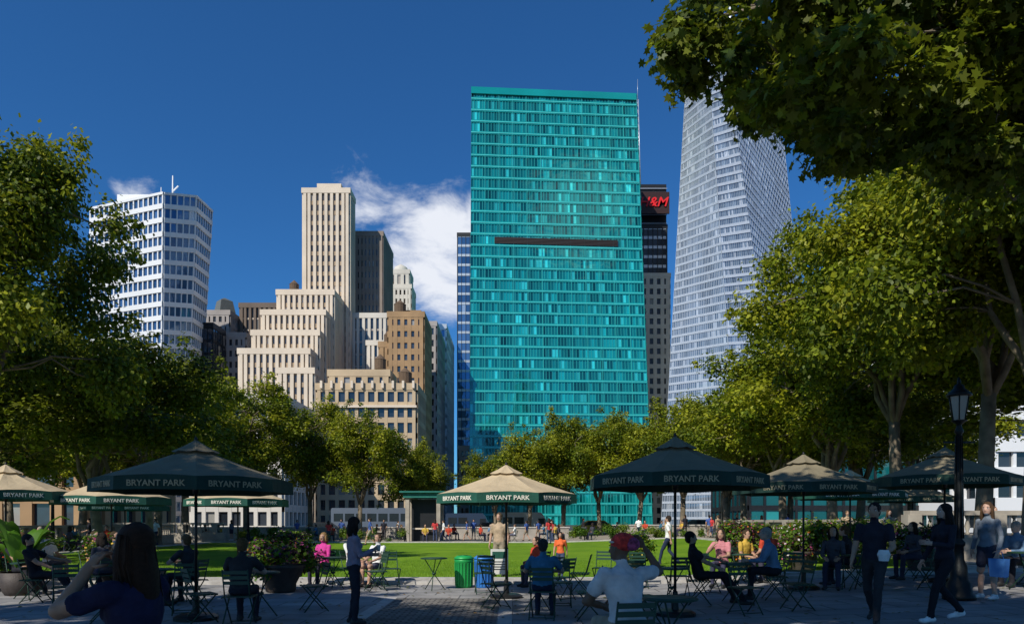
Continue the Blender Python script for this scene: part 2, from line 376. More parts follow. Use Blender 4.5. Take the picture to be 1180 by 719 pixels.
sheet('cobblestone_panel',-2.35,-.25,9.0,14.2,.018,cob)
border=mat('granite_border',(.42,.40,.37),.8,0,.2,5,.3)
sheet('stone_band',-2.6,-2.37,9,14.4,.019,border)
sheet('stone_band',-.23,0.0,9,14.4,.019,border)
sheet('sidewalk',-150,150,84,92,.13,mat('sidewalk_concrete',(.3,.29,.27),.9))
sheet('lane_marking',-150,150,78,78.15,.006,mat('road_paint',(.75,.75,.7),.7))
m,nt,b=newmat('lawn_grass'); N=nt.nodes;L=nt.links
tc=N.new('ShaderNodeTexCoord');n1=N.new('ShaderNodeTexNoise');n1.inputs['Scale'].default_value=.35;n1.inputs['Detail'].default_value=9;n1.inputs['Roughness'].default_value=.7
L.new(tc.outputs['Object'],n1.inputs['Vector']);cr=N.new('ShaderNodeValToRGB');e=cr.color_ramp.elements
e[0].position=.32;e[0].color=(.085,.185,.008,1);e[1].position=.68;e[1].color=(.175,.295,.014,1)
L.new(n1.outputs['Fac'],cr.inputs['Fac']);L.new(cr.outputs['Color'],b.inputs['Base Color']);b.inputs['Roughness'].default_value=.9;b.inputs['Specular IOR Level'].default_value=.15
n2=N.new('ShaderNodeTexNoise');n2.inputs['Scale'].default_value=25;n2.inputs['Detail'].default_value=4;L.new(tc.outputs['Object'],n2.inputs['Vector'])
bp=N.new('ShaderNodeBump');bp.inputs['Strength'].default_value=.7;bp.inputs['Distance'].default_value=.05;L.new(n2.outputs['Fac'],bp.inputs['Height']);L.new(bp.outputs['Normal'],b.inputs['Normal'])
sheet('lawn',-21,12.5,18.1,49,.06,m)
mb=MB()
def kerb(mb,x0,x1,y0,y1,h,m):
    xs=[x0]+[b for b in (3,12) if x0<b<x1]+[x1]
    for a,c in zip(xs[:-1],xs[1:]):
        mb.hexa([(a,y0,gz(a)),(c,y0,gz(c)),(c,y1,gz(c)),(a,y1,gz(a))],[(a,y0,gz(a)+h),(c,y0,gz(c)+h),(c,y1,gz(c)+h),(a,y1,gz(a)+h)],m)
kerb(mb,-21.4,12.9,17.7,18.1,.14,border); kerb(mb,-21.4,12.9,49,49.4,.14,border)
kerb(mb,-21.4,-21,18.1,49,.14,border); kerb(mb,12.5,12.9,18.1,49,.14,border)
kerb(mb,-40,40,17.3,17.55,.10,border); mb.build('lawn_kerb')
rs=np.random.RandomState(3); n=70000
x=rs.uniform(-20,9,n); yy=18.15+rs.rand(n)**1.6*9; z=np.array([gz(q) for q in x])+.05
h=rs.uniform(.03,.075,n);w=.006;an=rs.uniform(0,6.28,n)
co=np.zeros((n,3,3)); co[:,0]=np.stack([x-w*np.cos(an),yy-w*np.sin(an),z],1);co[:,1]=np.stack([x+w*np.cos(an),yy+w*np.sin(an),z],1)
co[:,2]=np.stack([x+rs.uniform(-.03,.03,n),yy+rs.uniform(-.03,.03,n),z+h],1)
def rawmesh(name,co,mats,mi):
    n,k=co.shape[:2]; me=bpy.data.meshes.new(name); me.vertices.add(n*k); me.vertices.foreach_set('co',co.reshape(-1).astype(np.float32))
    me.loops.add(n*k); me.loops.foreach_set('vertex_index',np.arange(n*k,dtype=np.int32)); me.polygons.add(n)
    me.polygons.foreach_set('loop_start',np.arange(0,n*k,k,dtype=np.int32))
    for m in mats: me.materials.append(m)
    me.polygons.foreach_set('material_index',mi.astype(np.int32)); me.update(calc_edges=True); me.validate(); return me
place(rawmesh('lawn_edge_grass',co,[leafmat('grass_blade',(.15,.28,.012),.3)],np.zeros(n)),'lawn_edge_grass')
# fallen leaves on the plaza
n=1500; x=rs.uniform(-14,14,n);yy=rs.uniform(2.5,17.2,n);z=np.array([gz(q) for q in x])+.02;co=np.zeros((n,4,3));an=rs.uniform(0,6.28,n);sz=rs.uniform(.025,.06,n)
for k in range(4):
    r=sz*(1 if k%2==0 else .6); co[:,k]=np.stack([x+r*np.cos(an+k*1.571),yy+r*np.sin(an+k*1.571),z+rs.uniform(0,.02,n)],1)
place(rawmesh('fallen_leaves',co,[leafmat('dry_leaf',(.22,.13,.04)),leafmat('dry_leaf_green',(.14,.15,.03))],rs.randint(0,2,n)),'fallen_leaves')

# ------------------------------------------------------------------ foliage / trees
RH=np.array([(0,-.5),(.36,-.05),(0,.5),(-.36,-.05)])
PL=np.array([(0,-.5),(.14,-.3),(.5,-.28),(.3,-.02),(.46,.22),(.16,.18),(0,.52),(-.16,.18),(-.46,.22),(-.3,-.02),(-.5,-.28),(-.14,-.3)])
def leafcloud(name,clumps,n,size,mats,seed=0,lobed=False,flat=.8,tone=True):
    rs=np.random.RandomState(seed); C=np.array([c for c,r in clumps]); R=np.array([r for c,r in clumps])
    p=R**2.2;p/=p.sum(); ix=rs.choice(len(R),n,p=p)
    d=rs.normal(size=(n,3)); d/=np.linalg.norm(d,axis=1)[:,None]
    rad=R[ix]*(rs.rand(n)**.4)*(1+.25*rs.normal(size=n)); pos=C[ix]+d*rad[:,None]*np.array([1,1,flat])
    nn=d*.6+np.array([0,0,.65])+rs.normal(size=(n,3))*.45; nn/=np.linalg.norm(nn,axis=1)[:,None]
    t=rs.normal(size=(n,3)); t-=nn*(t*nn).sum(1)[:,None]; t/=np.linalg.norm(t,axis=1)[:,None]; b=np.cross(nn,t)
    T=PL if lobed else RH; sz=size*rs.uniform(.65,1.35,n)
    co=pos[:,None,:]+sz[:,None,None]*(T[None,:,0,None]*t[:,None,:]+T[None,:,1,None]*b[:,None,:])
    bend=rs.uniform(-.25,.25,n)
    co+= (sz*bend)[:,None,None]*(np.abs(T[:,0])*1.2)[None,:,None]*nn[:,None,:]
    ct=rs.uniform(0,len(mats),len(R)); mi=np.clip((ct[ix]*.65+rs.uniform(0,len(mats),n)*.45),0,len(mats)-1e-3).astype(int) if tone else rs.randint(0,len(mats),n)
    return rawmesh(name,co,mats,mi)
bark=mat('plane_bark',(.16,.13,.09),.9,0,.5,2.2,.6)
LM=[leafmat('leaf_deep',(.085,.125,.008)),leafmat('leaf_mid',(.165,.205,.010)),leafmat('leaf_yellow',(.27,.285,.014))]
LD=[leafmat('leaf_dark1',(.040,.072,.008)),leafmat('leaf_dark2',(.075,.112,.009)),leafmat('leaf_dark3',(.13,.155,.010))]
def branch(mb,a,b,r0,r1,rs,seg=5,wob=.12,n=7,arch=.10):
    a=V(*a);b=V(*b);L_=np.linalg.norm(b-a);pts=[];rr=[]
    for i in range(seg+1):
        t=i/seg; p=a*(1-t)+b*t+V(0,0,1)*math.sin(t*math.pi)*L_*arch
        if 0<i<seg: p=p+rs.normal(size=3)*wob*L_/seg
        pts.append(p);rr.append(r0*(1-t)+r1*t)
    mb.tube(pts,rr,bark,n); return pts
def tree_data(seed,R=5,cz=7.6,rz_=4.4,nc=54,nl=36000,ls=.2,th=3.4,mats=LM,tr=.24,lobed=False,cr=(1.0,1.75)):
    rs=np.random.RandomState(seed); mb=MB()
    top=V(rs.uniform(-.3,.3),rs.uniform(-.3,.3),th)
    mb.tube([(0,0,-.2),(0,0,.3),(top[0]*.5,top[1]*.5,th*.5),top],[tr*1.5,tr*1.1,tr*.95,tr*.85],bark,10)
    cl=[]
    for i in range(nc):
        d=rs.normal(size=3);d/=np.linalg.norm(d)
        if d[2]<-.7: d[2]*=-1
        k=rs.uniform(.35,.92)
        if i%5==0: k=rs.uniform(.9,1.08)
        c=V(d[0]*R*k,d[1]*R*k,cz+d[2]*rz_*k); r=rs.uniform(*cr)*(1.15-.4*k); cl.append((c,r))
    limbs=[]
    nlb=6
    for i in range(nlb):
        a=i*6.28/nlb+rs.uniform(-.4,.4); e=V(math.cos(a)*R*.45,math.sin(a)*R*.45,cz+rs.uniform(-.3,1.8))
        pts=branch(mb,top-V(0,0,.2),e,tr*.5,tr*.2,rs,6,.22); limbs+=pts[2:]
    pts=branch(mb,top-V(0,0,.2),V(0,0,cz+rz_*.5),tr*.6,tr*.15,rs,6,.2); limbs+=pts[2:]
    for c,r in cl:
        q=min(limbs,key=lambda p:np.linalg.norm(p-c)+max(0,p[2]-c[2])*1.)
        branch(mb,q,c,tr*.16,.02,rs,4,.15,5)
    ex=[(c+nrm(c-V(0,0,cz))*r*rs.uniform(.6,1.1)+rs.normal(size=3)*.4,rs.uniform(.25,.5)) for c,r in cl for _ in range(2)]
    return mb.build('trunk',link=False),leafcloud('foliage',cl+ex,nl,ls,mats,seed,lobed)
TR=[tree_data(s) for s in (1,2,3)]+[tree_data(9,R=5.2,nl=30000,mats=[LD[0],LD[2],LM[1]])]
def plant_tree(v,x,y,h,w=1.,rz=None,name='plane_tree'):
    me,lf=v; s=h/12.
    o=place(me,name,(x,y,gz(x)),rz if rz is not None else random.uniform(0,6.28),(s*w,s*w,s)); place(lf,'foliage',parent=o); return o
big1=tree_data(21,R=5,nl=70000,ls=.17,nc=60,mats=[LD[1],LM[0],LM[1],LM[2]],cz=8,rz_=4.3)
big2=tree_data(22,R=5.4,nl=80000,ls=.17,nc=60,mats=[LM[0],LM[1],LM[2]],cz=8.2,rz_=4,th=4.4,tr=.24)
plant_tree(big1,-15.8,20.5,12.8,.74,1.0)
plant_tree(TR[3],-16.6,28,9.8,1.05,.5)
plant_tree(TR[3],-21,25,10.5,1.1,2.)
for i,(x,y,h,w) in enumerate([(-19.8,38,10.4,1.),(-23,45,11.6,1.1),(-25,53,13.2,1.05),(-21.8,57,12.8,1.0),(-31,50,13,1.1),(-26,36,10.5,1.1),(-18.,62,12,.95)]):
    plant_tree(TR[i%3],x,y,h,w)
for i,(x,y,h,w) in enumerate([(-13.2,60,10.8,1.0),(-8.9,64,8.8,.85),(-42,58,13,1.2),(-36,40,11,1.2)]):
    plant_tree(TR[(i+1)%3],x,y,h,w)
for i,(x,y,h,w) in enumerate([(-1.6,68,8.4,.95),(1.6,66,9.9,1.05),(4.9,67,11.6,1.),(8.6,68,11.4,1.),(12.,66,11.4,1.05),(15.2,62,11.8,1.05),(17.6,57,11.4,1.),(16.8,50,11.8,1.05),(17.2,44,12.6,1.05),(17.6,38,12.9,1.1),(23,46,13,1.1),(24,60,13,1.1),(30,52,13,1.2),(21,68,12,1.)]):
    plant_tree(TR[i%3],x,y,h,w)
plant_tree(big2,17.2,31,15.6,.86,.4)
plant_tree(big2,16.8,24.8,15.8,.88,2.2)
plant_tree(big2,14.8,19.8,13.8,.86,3.2)
plant_tree(TR[1],27,33,14,1.2); plant_tree(TR[2],25,25,14,1.1)
shade=tree_data(31,R=5.2,nl=42000,ls=.24,nc=44,cz=10.6,rz_=2.6,th=6.5,mats=LD,tr=.3)
def shade_tree(x,y,w=1,rz=0): 
    o=place(shade[0],'plane_tree',(x,y,0),rz,(w,w,1)); place(shade[1],'foliage',parent=o)
shade_tree(-13.0,.8,.95,0); shade_tree(-3.2,1.0,1.,1.3); shade_tree(-8.,-5.6,1.15,2.); shade_tree(3.6,-5.6,1.1,3.)
# overhanging near tree on the right
rs=np.random.RandomState(5); mb=MB(); cl=[]
mb.tube([(11.6,7.0,-.1),(11.4,7.1,.5),(11.,7.6,3.2),(10.3,8.6,6.0)],[.42,.32,.28,.24],bark,12)
root=V(10.3,8.6,6.0); mains=[]
for e in [(3.2,11.2,9.7),(4.6,10.8,8.6),(6.0,12.2,8.5),(7.3,11.6,7.7),(8.2,12.4,8.0),(9.4,13,7.6),(7.5,10.6,9.8),(5.5,10.6,10.3),(9.5,11.0,9.8)]:
    mains+=branch(mb,root,e,.085,.025,rs,7,.22,7,.05)[1:]
while len(cl)<170:
    x=rs.uniform(2.2,12.5); y=rs.uniform(9.2,13.4)
    t=x/y
    if t<.21 or rs.rand()>.35+t: continue
    zb=1.6+y*float(np.interp(t,[.19,.26,.39,.44,.6,.75,1.3],[.70,.60,.54,.50,.50,.43,.40]))
    r=rs.uniform(.28,.62); z=zb+r*.6+abs(rs.normal())*1.7; cl.append((V(x,y,z),r))
while len(cl)<262:   # lower, nearer sprays that hide most of the limbs
    y=rs.uniform(8.0,10.4); x=rs.uniform(3.0,9.6); t=x/y
    if t<.32: continue
    cl.append((V(x,y,1.6+y*rs.uniform(.56,.86)),rs.uniform(.26,.5)))
for c,r in cl:
    q=min(mains,key=lambda p:np.linalg.norm(p-c)); branch(mb,q,c,.022,.006,rs,4,.15,5,.03)
o=mb.build('overhanging_plane_tree')
place(leafcloud('foliage',cl,60000,.145,[LD[0],LD[1],LD[2],LM[1]],8,True,.7),'foliage',parent=o)

# ------------------------------------------------------------------ umbrellas
txt_w=mat('lettering_cream',(.75,.72,.6),.8,0,.03)
txt_t=mat('lettering_cream_shaded',(.36,.31,.19),.8,0,.03)  # cream lettering dimmed, tree shade put into its colour
vgreen=mat('valance_green',(.010,.075,.05),.85,0,.15,6,.3)
vdark=mat('valance_green_shaded',(.010,.04,.03),.85,0,.15,6,.3)  # same green valance with tree shade put into its colour
polem=mat('pole_black',(.02,.02,.02),.4,.4)
def canopy_mat(name,c):
    m,nt,b=newmat(name);N=nt.nodes;L=nt.links
    tc=N.new('ShaderNodeTexCoord');no=N.new('ShaderNodeTexNoise');no.inputs['Scale'].default_value=2.5;no.inputs['Detail'].default_value=5;L.new(tc.outputs['Object'],no.inputs['Vector'])
    cr=N.new('ShaderNodeValToRGB');cr.color_ramp.elements[0].color=tuple(x*.75 for x in c)+(1,);cr.color_ramp.elements[1].color=tuple(x*1.2 for x in c)+(1,)
    L.new(no.outputs['Fac'],cr.inputs['Fac']);L.new(cr.outputs['Color'],b.inputs['Base Color']);b.inputs['Roughness'].default_value=.9;b.inputs['Specular IOR Level'].default_value=.15
    t=N.new('ShaderNodeBsdfTranslucent');L.new(cr.outputs['Color'],t.inputs['Color']);mx=N.new('ShaderNodeMixShader');mx.inputs[0].default_value=.2
    wv=N.new('ShaderNodeTexNoise');wv.inputs['Scale'].default_value=5;L.new(tc.outputs['Object'],wv.inputs['Vector']);bp=N.new('ShaderNodeBump');bp.inputs['Strength'].default_value=.6;bp.inputs['Distance'].default_value=.04;L.new(wv.outputs['Fac'],bp.inputs['Height']);L.new(bp.outputs['Normal'],b.inputs['Normal'])
    L.new(b.outputs[0],mx.inputs[1]);L.new(t.outputs[0],mx.inputs[2]);L.new(mx.outputs[0],N['Material Output'].inputs['Surface']);return m
can_b=canopy_mat('canvas_beige',(.60,.48,.31)); can_d=canopy_mat('canvas_beige_shaded',(.26,.225,.15))  # can_d is the same beige canvas, tree shade painted into its colour
def umbrella_mesh(can,val,R=1.5,top=2.82,rim=2.24):
    mb=MB(); K=8; off=math.pi/8-math.pi/2
    def P(a,t,dz=0):
        i=math.floor(a); f=a-i
        p0=V(math.cos(off+i*math.pi/4-math.pi/4),math.sin(off+i*math.pi/4-math.pi/4),0); p1=V(math.cos(off+(i+1)*math.pi/4-math.pi/4),math.sin(off+(i+1)*math.pi/4-math.pi/4),0)
        p=(p0*(1-f)+p1*f)*R*t; sag=math.sin(math.pi*f)
        z=top-(top-rim)*(t**.88)-.035*sag*t*(1-t)*3+.03*sag*t*t
        return p*(1-.025*sag*t)+V(0,0,z+dz)
    ts=[.12,.3,.5,.7,.88,1.]; sub=4
    vs=[];fs=[];n=K*sub
    for t in ts:
        for a in range(n): vs.append(P(a/sub,t))
    for i in range(len(ts)-1):
        for a in range(n): fs.append((i*n+a,(i+1)*n+a,(i+1)*n+(a+1)%n,i*n+(a+1)%n))
    mb.add(vs,fs,can,False)
    vs=[];fs=[]
    for t,dz in((.01,.1),(.12,.075),(.24,.06)):
        for a in range(n): vs.append(P(a/sub,t,dz))
    for i in range(2):
        for a in range(n): fs.append((i*n+a,(i+1)*n+a,(i+1)*n+(a+1)%n,i*n+(a+1)%n))
    mb.add(vs,fs,can,False)
    vs=[];fs=[]
    for a in range(n): vs.append(P(a/sub,1.003,.004))
    for a in range(n):
        q=P(a/sub,1.01); q[2]-=.19+.02*math.sin(math.pi*((a/sub)%1)); vs.append(q)
    for a in range(n): fs.append((a,n+a,n+(a+1)%n,(a+1)%n))
    mb.add(vs,fs,val,False)
    rib=mat('rib_wood',(.10,.07,.04),.7)
    for k in range(K):
        mb.tube([P(k,.03,-.03),P(k,.5,-.025),P(k,.99,-.02)],[.012]*3,rib,5)
        mb.tube([(0,0,rim-.12),P(k,.5,-.03)],[.01]*2,rib,5)
    mb.tube([(0,0,.05),(0,0,top+.02)],[.024,.024],polem,10); mb.tube([(0,0,rim-.2),(0,0,rim-.05)],[.05,.05],polem,10)
    mb.lathe(0,0,[(.012,top+.02),(.03,top+.11),(.02,top+.13),(.006,top+.15)],polem,8)
    mb.lathe(0,0,[(.34,.0),(.34,.05),(.27,.085),(.06,.10),(.045,.38),(.03,.4)],polem,20,False)
    return mb.build('patio_umbrella',link=False)
U_b=umbrella_mesh(can_b,vgreen); U_d=umbrella_mesh(can_d,vdark)
def umbrella(x,y,dark,top=2.86,W=1.,rz=0.):
    s=top/2.92; o=place(U_d if dark else U_b,'patio_umbrella',(x,y,gz(x)+.012),rz,(W,W,s))
    for k in (0,-1,1):
        a=k*math.pi/4; rr=1.5*math.cos(math.pi/8)*.988+.012
        text('BRYANT PARK',.125,txt_t if dark else txt_w,(math.sin(a)*rr,-math.cos(a)*rr,2.14),rz=a,ext=.003,parent=o,bold=.002)
    return o
umbrella(-5.1,11.2,True,2.9,1.,.04); umbrella(2.75,11.7,True,3.02,1.,-.06); umbrella(-.12,14.4,False,2.76,1.,.03)
umbrella(6.3,15.,True,2.92,.97,.1); umbrella(9.6,15.4,True,3.0,.97,-.1); umbrella(9.5,19.5,False,2.8,1,.2)
umbrella(-12.4,17,False,2.98,.98,.1); umbrella(-10.5,18.2,False,2.85,.95,-.1); umbrella(-7.9,20,False,2.85,.95,.15)
umbrella(-14.5,26,False,2.8); umbrella(15.,26,True,2.8)

# ------------------------------------------------------------------ furniture
cg=mat('chair_green_metal',(.015,.05,.03),.5,.2); cw=mat('chair_slat',(.02,.06,.038),.5)
def chair():
    mb=MB()
    for sx in(-.2,.2):
        mb.tube([(sx,-.2,0),(sx,.18,.44)],[.011]*2,cg,6); mb.tube([(sx*.92,.22,0),(sx*.92,-.12,.44),(sx*.92,-.24,.86)],[.011]*3,cg,6)
    for i in range(7): mb.box(0,-.17+i*.06,.45,.42,.042,.014,cw)
    mb.box(-.2,.0,.437,.02,.42,.012,cg); mb.box(.2,.0,.437,.02,.42,.012,cg)
    for z in(.66,.74,.82): 
        y=-.12-(z-.44)*.2857; mb.beam((-.19,y,z),(.19,y,z),.014,.05,cw)
    mb.tube([(-.2,-.17,.04),(.2,-.17,.04)],[.008]*2,cg,5); mb.tube([(-.19,.19,.04),(.19,.19,.04)],[.008]*2,cg,5)
    return mb.build('bistro_chair',link=False)
def table():
    mb=MB(); mb.lathe(0,0,[(.30,.715),(.31,.72),(.31,.735),(.30,.74)],cg,28,False)
    mb.lathe(0,0,[(.295,.741),(.15,.742),(.01,.7425)],cw,24)
    for a in range(3):
        t=a*2.094; mb.tube([(.22*math.cos(t),.22*math.sin(t),.715),(.02*math.cos(t+1),.02*math.sin(t+1),.38),(-.27*math.cos(t),-.27*math.sin(t),.0)],[.011]*3,cg,6)
    mb.lathe(0,0,[(.05,.36),(.05,.4)],cg,10)
    return mb.build('bistro_table',link=False)
CH=chair(); TB=table()
def ch(x,y,yaw): return place(CH,'bistro_chair',(x,y,gz(x)+.012),math.radians(yaw))
def tb(x,y): return place(TB,'bistro_table',(x,y,gz(x)+.012),random.uniform(0,2))

# ------------------------------------------------------------------ people
def IK(a,t,l1,l2,pole):
    a=V(*a);t=V(*t);d=t-a;D=np.linalg.norm(d);D2=min(D,(l1+l2)*.985);dn=d/(D+1e-9);t=a+dn*D2
    k=(l1*l1-l2*l2+D2*D2)/(2*D2);h=math.sqrt(max(l1*l1-k*k,0)); p=V(*pole);p=nrm(p-dn*(p@dn))
    return a+dn*k+p*h,t
def build_person(kind='stand',top=(.1,.1,.1),bottom=(.03,.03,.05),skin=(.42,.25,.17),hair=(.02,.015,.01),shoe=(.03,.03,.03),
                 sleeve='short',legs='long',hairlen=0,lean=0.,wr=None,poles=None,yawhead=0.,pitch=0.,female=False,vox=.014,hat=None,curl=.5,legpose=None,bulk=1.):
    T=cloth(top);B=cloth(bottom);K=mat('skin_%d'%int(skin[0]*99),skin,.55,0,.06,8,0,.35);Hm=mat('hair_%d'%int(hair[0]*999),hair,.65,0,.35,45,.8,.2)
    Sh=cloth(shoe,.5)
    mb=MB(); lab=[]
    sw=.165 if female else .185
    if kind=='sit':
        P=V(0,-.02,.55); kn=[V(-.12,.40,.53),V(.12,.40,.53)]; an=[V(-.13,.44,.09),V(.13,.38,.09)]
    elif kind=='walk':
        P=V(0,0,.93); kn=[V(-.09,.2,.53),V(.09,.0,.50)]; an=[V(-.09,.29,.10),V(.09,-.30,.16)]
    else:
        P=V(0,0,.94); kn=[V(-.10,.03,.51),V(.11,.03,.51)]; an=[V(-.11,-.02,.09),V(.13,.0,.09)]
    if legpose: kn,an=[V(*q) for q in legpose[0]],[V(*q) for q in legpose[1]]
    l=math.radians(lean); d=V(0,math.sin(l),math.cos(l)); f=V(0,math.cos(l),-math.sin(l)); X=V(1,0,0)
    w=1.0*bulk
    secs=[(P-d*.09,.08,.07),(P-d*.06,.145*w,.105*w),(P,.165*w if female else .16*w,.12*w),(P+d*.10,.135*w if female else .15*w,.105*w),(P+d*.20,.13*w if female else .155*w,.10*w),
          (P+d*.32,.155*w if female else .175*w,.115*w),(P+d*.42,.165*w if female else .185*w,.105*w),(P+d*.475,.13,.08),(P+d*.51,.07,.06),(P+d*.53,.05,.05)]
    mb.loft(secs,X,f,T,18)
    if female: 
        for s in(-1,1): mb.ell(P+d*.33+f*.085+X*s*.07,X*.06,f*.05,d*.06,T)
    lab+= [(P+d*.06,P+d*.42,.15,.17,T),(P+d*.42-X*sw*.7,P+d*.42+X*sw*.7,.09,.09,T),(P-d*.08-X*.03,P-d*.08+X*.03,.15,.15,B)]
    nk=P+d*.50; hd=nk+nrm(d*.85+V(0,0,.25))*.175+f*.015
    mb.cap(nk-d*.02,hd-d*.05,.058 if not female else .05,.055 if not female else .047,K); lab.append((nk+d*.03,hd,.055,.08,K))
    yh=math.radians(yawhead);ph=math.radians(pitch)
    fh=V(-math.sin(yh)*math.cos(ph),math.cos(yh)*math.cos(ph),math.sin(ph)); rh=nrm(np.cross(fh,V(0,0,1)));uh=np.cross(rh,fh)
    hs=[(-.116,.05,.018,.018),(-.105,.04,.038,.04),(-.075,.02,.056,.07),(-.03,.006,.067,.09),(.01,0,.073,.097),(.05,-.005,.073,.096),(.085,-.01,.058,.077),(.106,-.012,.032,.045),(.115,-.012,.008,.01)]
    mb.loft([(hd+uh*z+fh*y,rx,ry) for z,y,rx,ry in hs],rh,fh,K,18)
    mb.cap(hd+fh*.094+uh*.0,hd+fh*.112-uh*.03,.009,.014,K,8)
    for s in(-1,1): mb.cap(hd+rh*s*.075-fh*.005+uh*.01,hd+rh*s*.072-fh*.0-uh*.025,.016,.012,K,8)
    hands=[]
    for i,s in enumerate((-1,1)):
        shp=P+d*.445+X*s*sw
        if wr and wr[i] is not None: tgt=V(*wr[i])
        elif kind=='sit': tgt=V(s*.13,.30,.66)
        elif kind=='walk': tgt=shp+V(s*.07,(.18 if s>0 else -.16),-.50)
        else: tgt=shp+V(s*.07,.07,-.51)
        pole=(poles[i] if poles else V(s*.5,-1,-.3))
        el,tg=IK(shp,tgt,.285,.25,pole)
        mb.cap(shp,el,.055*w,.042*w,T if sleeve!='none' else K)
        mid=shp+(el-shp)*.62
        if sleeve=='long':
            lab+=[(shp,el,.05,.04,T),(el,el+(tg-el)*.93,.04,.03,T)]; mb.cap(el,tg,.045,.034,T)
        else:
            e2=mid if sleeve=='short' else shp
            lab+=[(shp,e2,.05,.05,T if sleeve!='none' else K),(mid+(el-mid)*.12,el,.042,.04,K),(el,tg,.04,.027,K)]
            if sleeve=='short': mb.cap(shp,mid,.062*w,.058*w,T)
            mb.cap(el,tg,.042,.027,K)
        h=nrm(tg-el); ac=nrm(np.cross(h,X*s+V(0,.2,.1))); pn=nrm(np.cross(ac,h))
        if pn@(X*-s)<0: pn=-pn
        mb.loft([(tg-h*.01,.026,.020),(tg+h*.03,.036,.018),(tg+h*.07,.040,.016),(tg+h*.095,.036,.012)],ac,pn,K,12)
        lab.append((tg+h*.01,tg+h*.09,.035,.035,K)); hands.append((tg,h,ac,pn,s))
    for i,s in enumerate((-1,1)):
        hp=P+V(s*.085,0,-.02); lw=1.0*w
        mb.cap(hp,kn[i],.088*lw,.062 if legs!='skin' else .055,B)
        if legs=='long':
            mb.cap(kn[i],an[i]+V(0,0,.02),.06,.048,B); lab+=[(hp,kn[i],.085,.06,B),(kn[i],an[i]+V(0,0,.0),.06,.045,B)]
        else:
            mid=hp+(kn[i]-hp)*.7
            mb.cap(hp,mid,.098*lw,.085,B); lab+=[(hp,mid,.09,.08,B),(mid+(kn[i]-mid)*.25,kn[i],.055,.052,K),(kn[i],an[i]+V(0,0,.03),.052,.036,K)]
            mb.cap(kn[i]+(an[i]-kn[i])*.25+V(0,-.015,0),an[i],.056,.036,K)
        tip=an[i][2]-.09
        hl=an[i]+V(0,-.045,-.045);to=an[i]+V(s*.015,.155,-.055+(-tip*.5 if tip>.02 else 0))
        mb.cap(hl,to,.042,.034,Sh,10); mb.cap(an[i]+V(0,-.02,0),an[i]+V(0,.03,-.03),.045,.045,Sh,10)
        lab+=[(hl,to,.045,.04,Sh)]
    me=mb.build('tmp',link=False); o=bpy.data.objects.new('tmp',me); COL.objects.link(o)
    r=o.modifiers.new('r','REMESH'); r.mode='VOXEL'; r.voxel_size=vox; sm=o.modifiers.new('s','SMOOTH'); sm.factor=.5; sm.iterations=3
    tx=bpy.data.textures.new('folds','CLOUDS'); tx.noise_scale=.09; dm=o.modifiers.new('d','DISPLACE'); dm.texture=tx; dm.strength=.022; dm.mid_level=.5
    dg=bpy.context.evaluated_depsgraph_get(); ev=o.evaluated_get(dg); m2=bpy.data.meshes.new_from_object(ev)
    nv=len(m2.vertices); co=np.empty(nv*3); m2.vertices.foreach_get('co',co); co=co.reshape(-1,3)
    fs=[tuple(p.vertices) for p in m2.polygons]; cen=np.array([co[list(q)].mean(0) for q in fs])
    D=[]
    for a,b,ra,rb,_m in lab:
        a=np.array(a);b=np.array(b);ab=b-a;t=np.clip(((cen-a)@ab)/(ab@ab+1e-9),0,1); D.append(np.linalg.norm(cen-(a+t[:,None]*ab),axis=1)-(ra+(rb-ra)*t))
    ix=np.argmin(np.array(D),0)
    bpy.data.objects.remove(o); bpy.data.meshes.remove(m2)
    out=MB(); out.v=[tuple(c) for c in co]; out.f=[list(q) for q in fs]; out.m=[out.mi(lab[k][4]) for k in ix]; out.sm=[True]*len(fs); out.uv=[None]*len(fs)
    ew=mat('eye_white',(.7,.68,.65),.3,0,.02);ed=mat('eye_dark',(.02,.012,.01),.2,0,.02);lip=mat('lips',(.30,.10,.09),.5,0,.05)
    for s in(-1,1):
        c=hd+fh*.083+rh*s*.031+uh*.006; out.ell(c,rh*.014,fh*.009,uh*.007,ew,8,6); out.ell(c+fh*.006,rh*.006,fh*.005,uh*.006,ed,8,6)
        out.ell(c+fh*.004+uh*.02,rh*.018,fh*.006,uh*.004,Hm,8,4)
    out.ell(hd+fh*.084-uh*.06,rh*.023,fh*.010,uh*.007,lip,10,6)
    if hat=='wrap':
        hm=mat('headwrap_red',(.60,.04,.03),.9,0,.6,22); out.ell(hd-fh*.03+uh*.055,rh*.095,fh*.115,uh*.085,hm,18,10,.03); out.ell(hd-fh*.12+uh*.04,rh*.07,fh*.065,uh*.06,mat('headwrap_pattern',(.30,.05,.12),.9,0,.8,25),12,8,.05)
        out.ell(hd-fh*.01+uh*.055,rh*.094,fh*.117,uh*.018,mat('headwrap_white',(.6,.55,.46),.9,0,.3,30),18,6,.03)
    else:
        out.ell(hd-fh*.02+uh*.032,rh*.086,fh*.100,uh*.096,Hm,22,14,.03)
        out.ell(hd-fh*.045-uh*.02,rh*.078,fh*.068,uh*.08,Hm,16,10,.03)
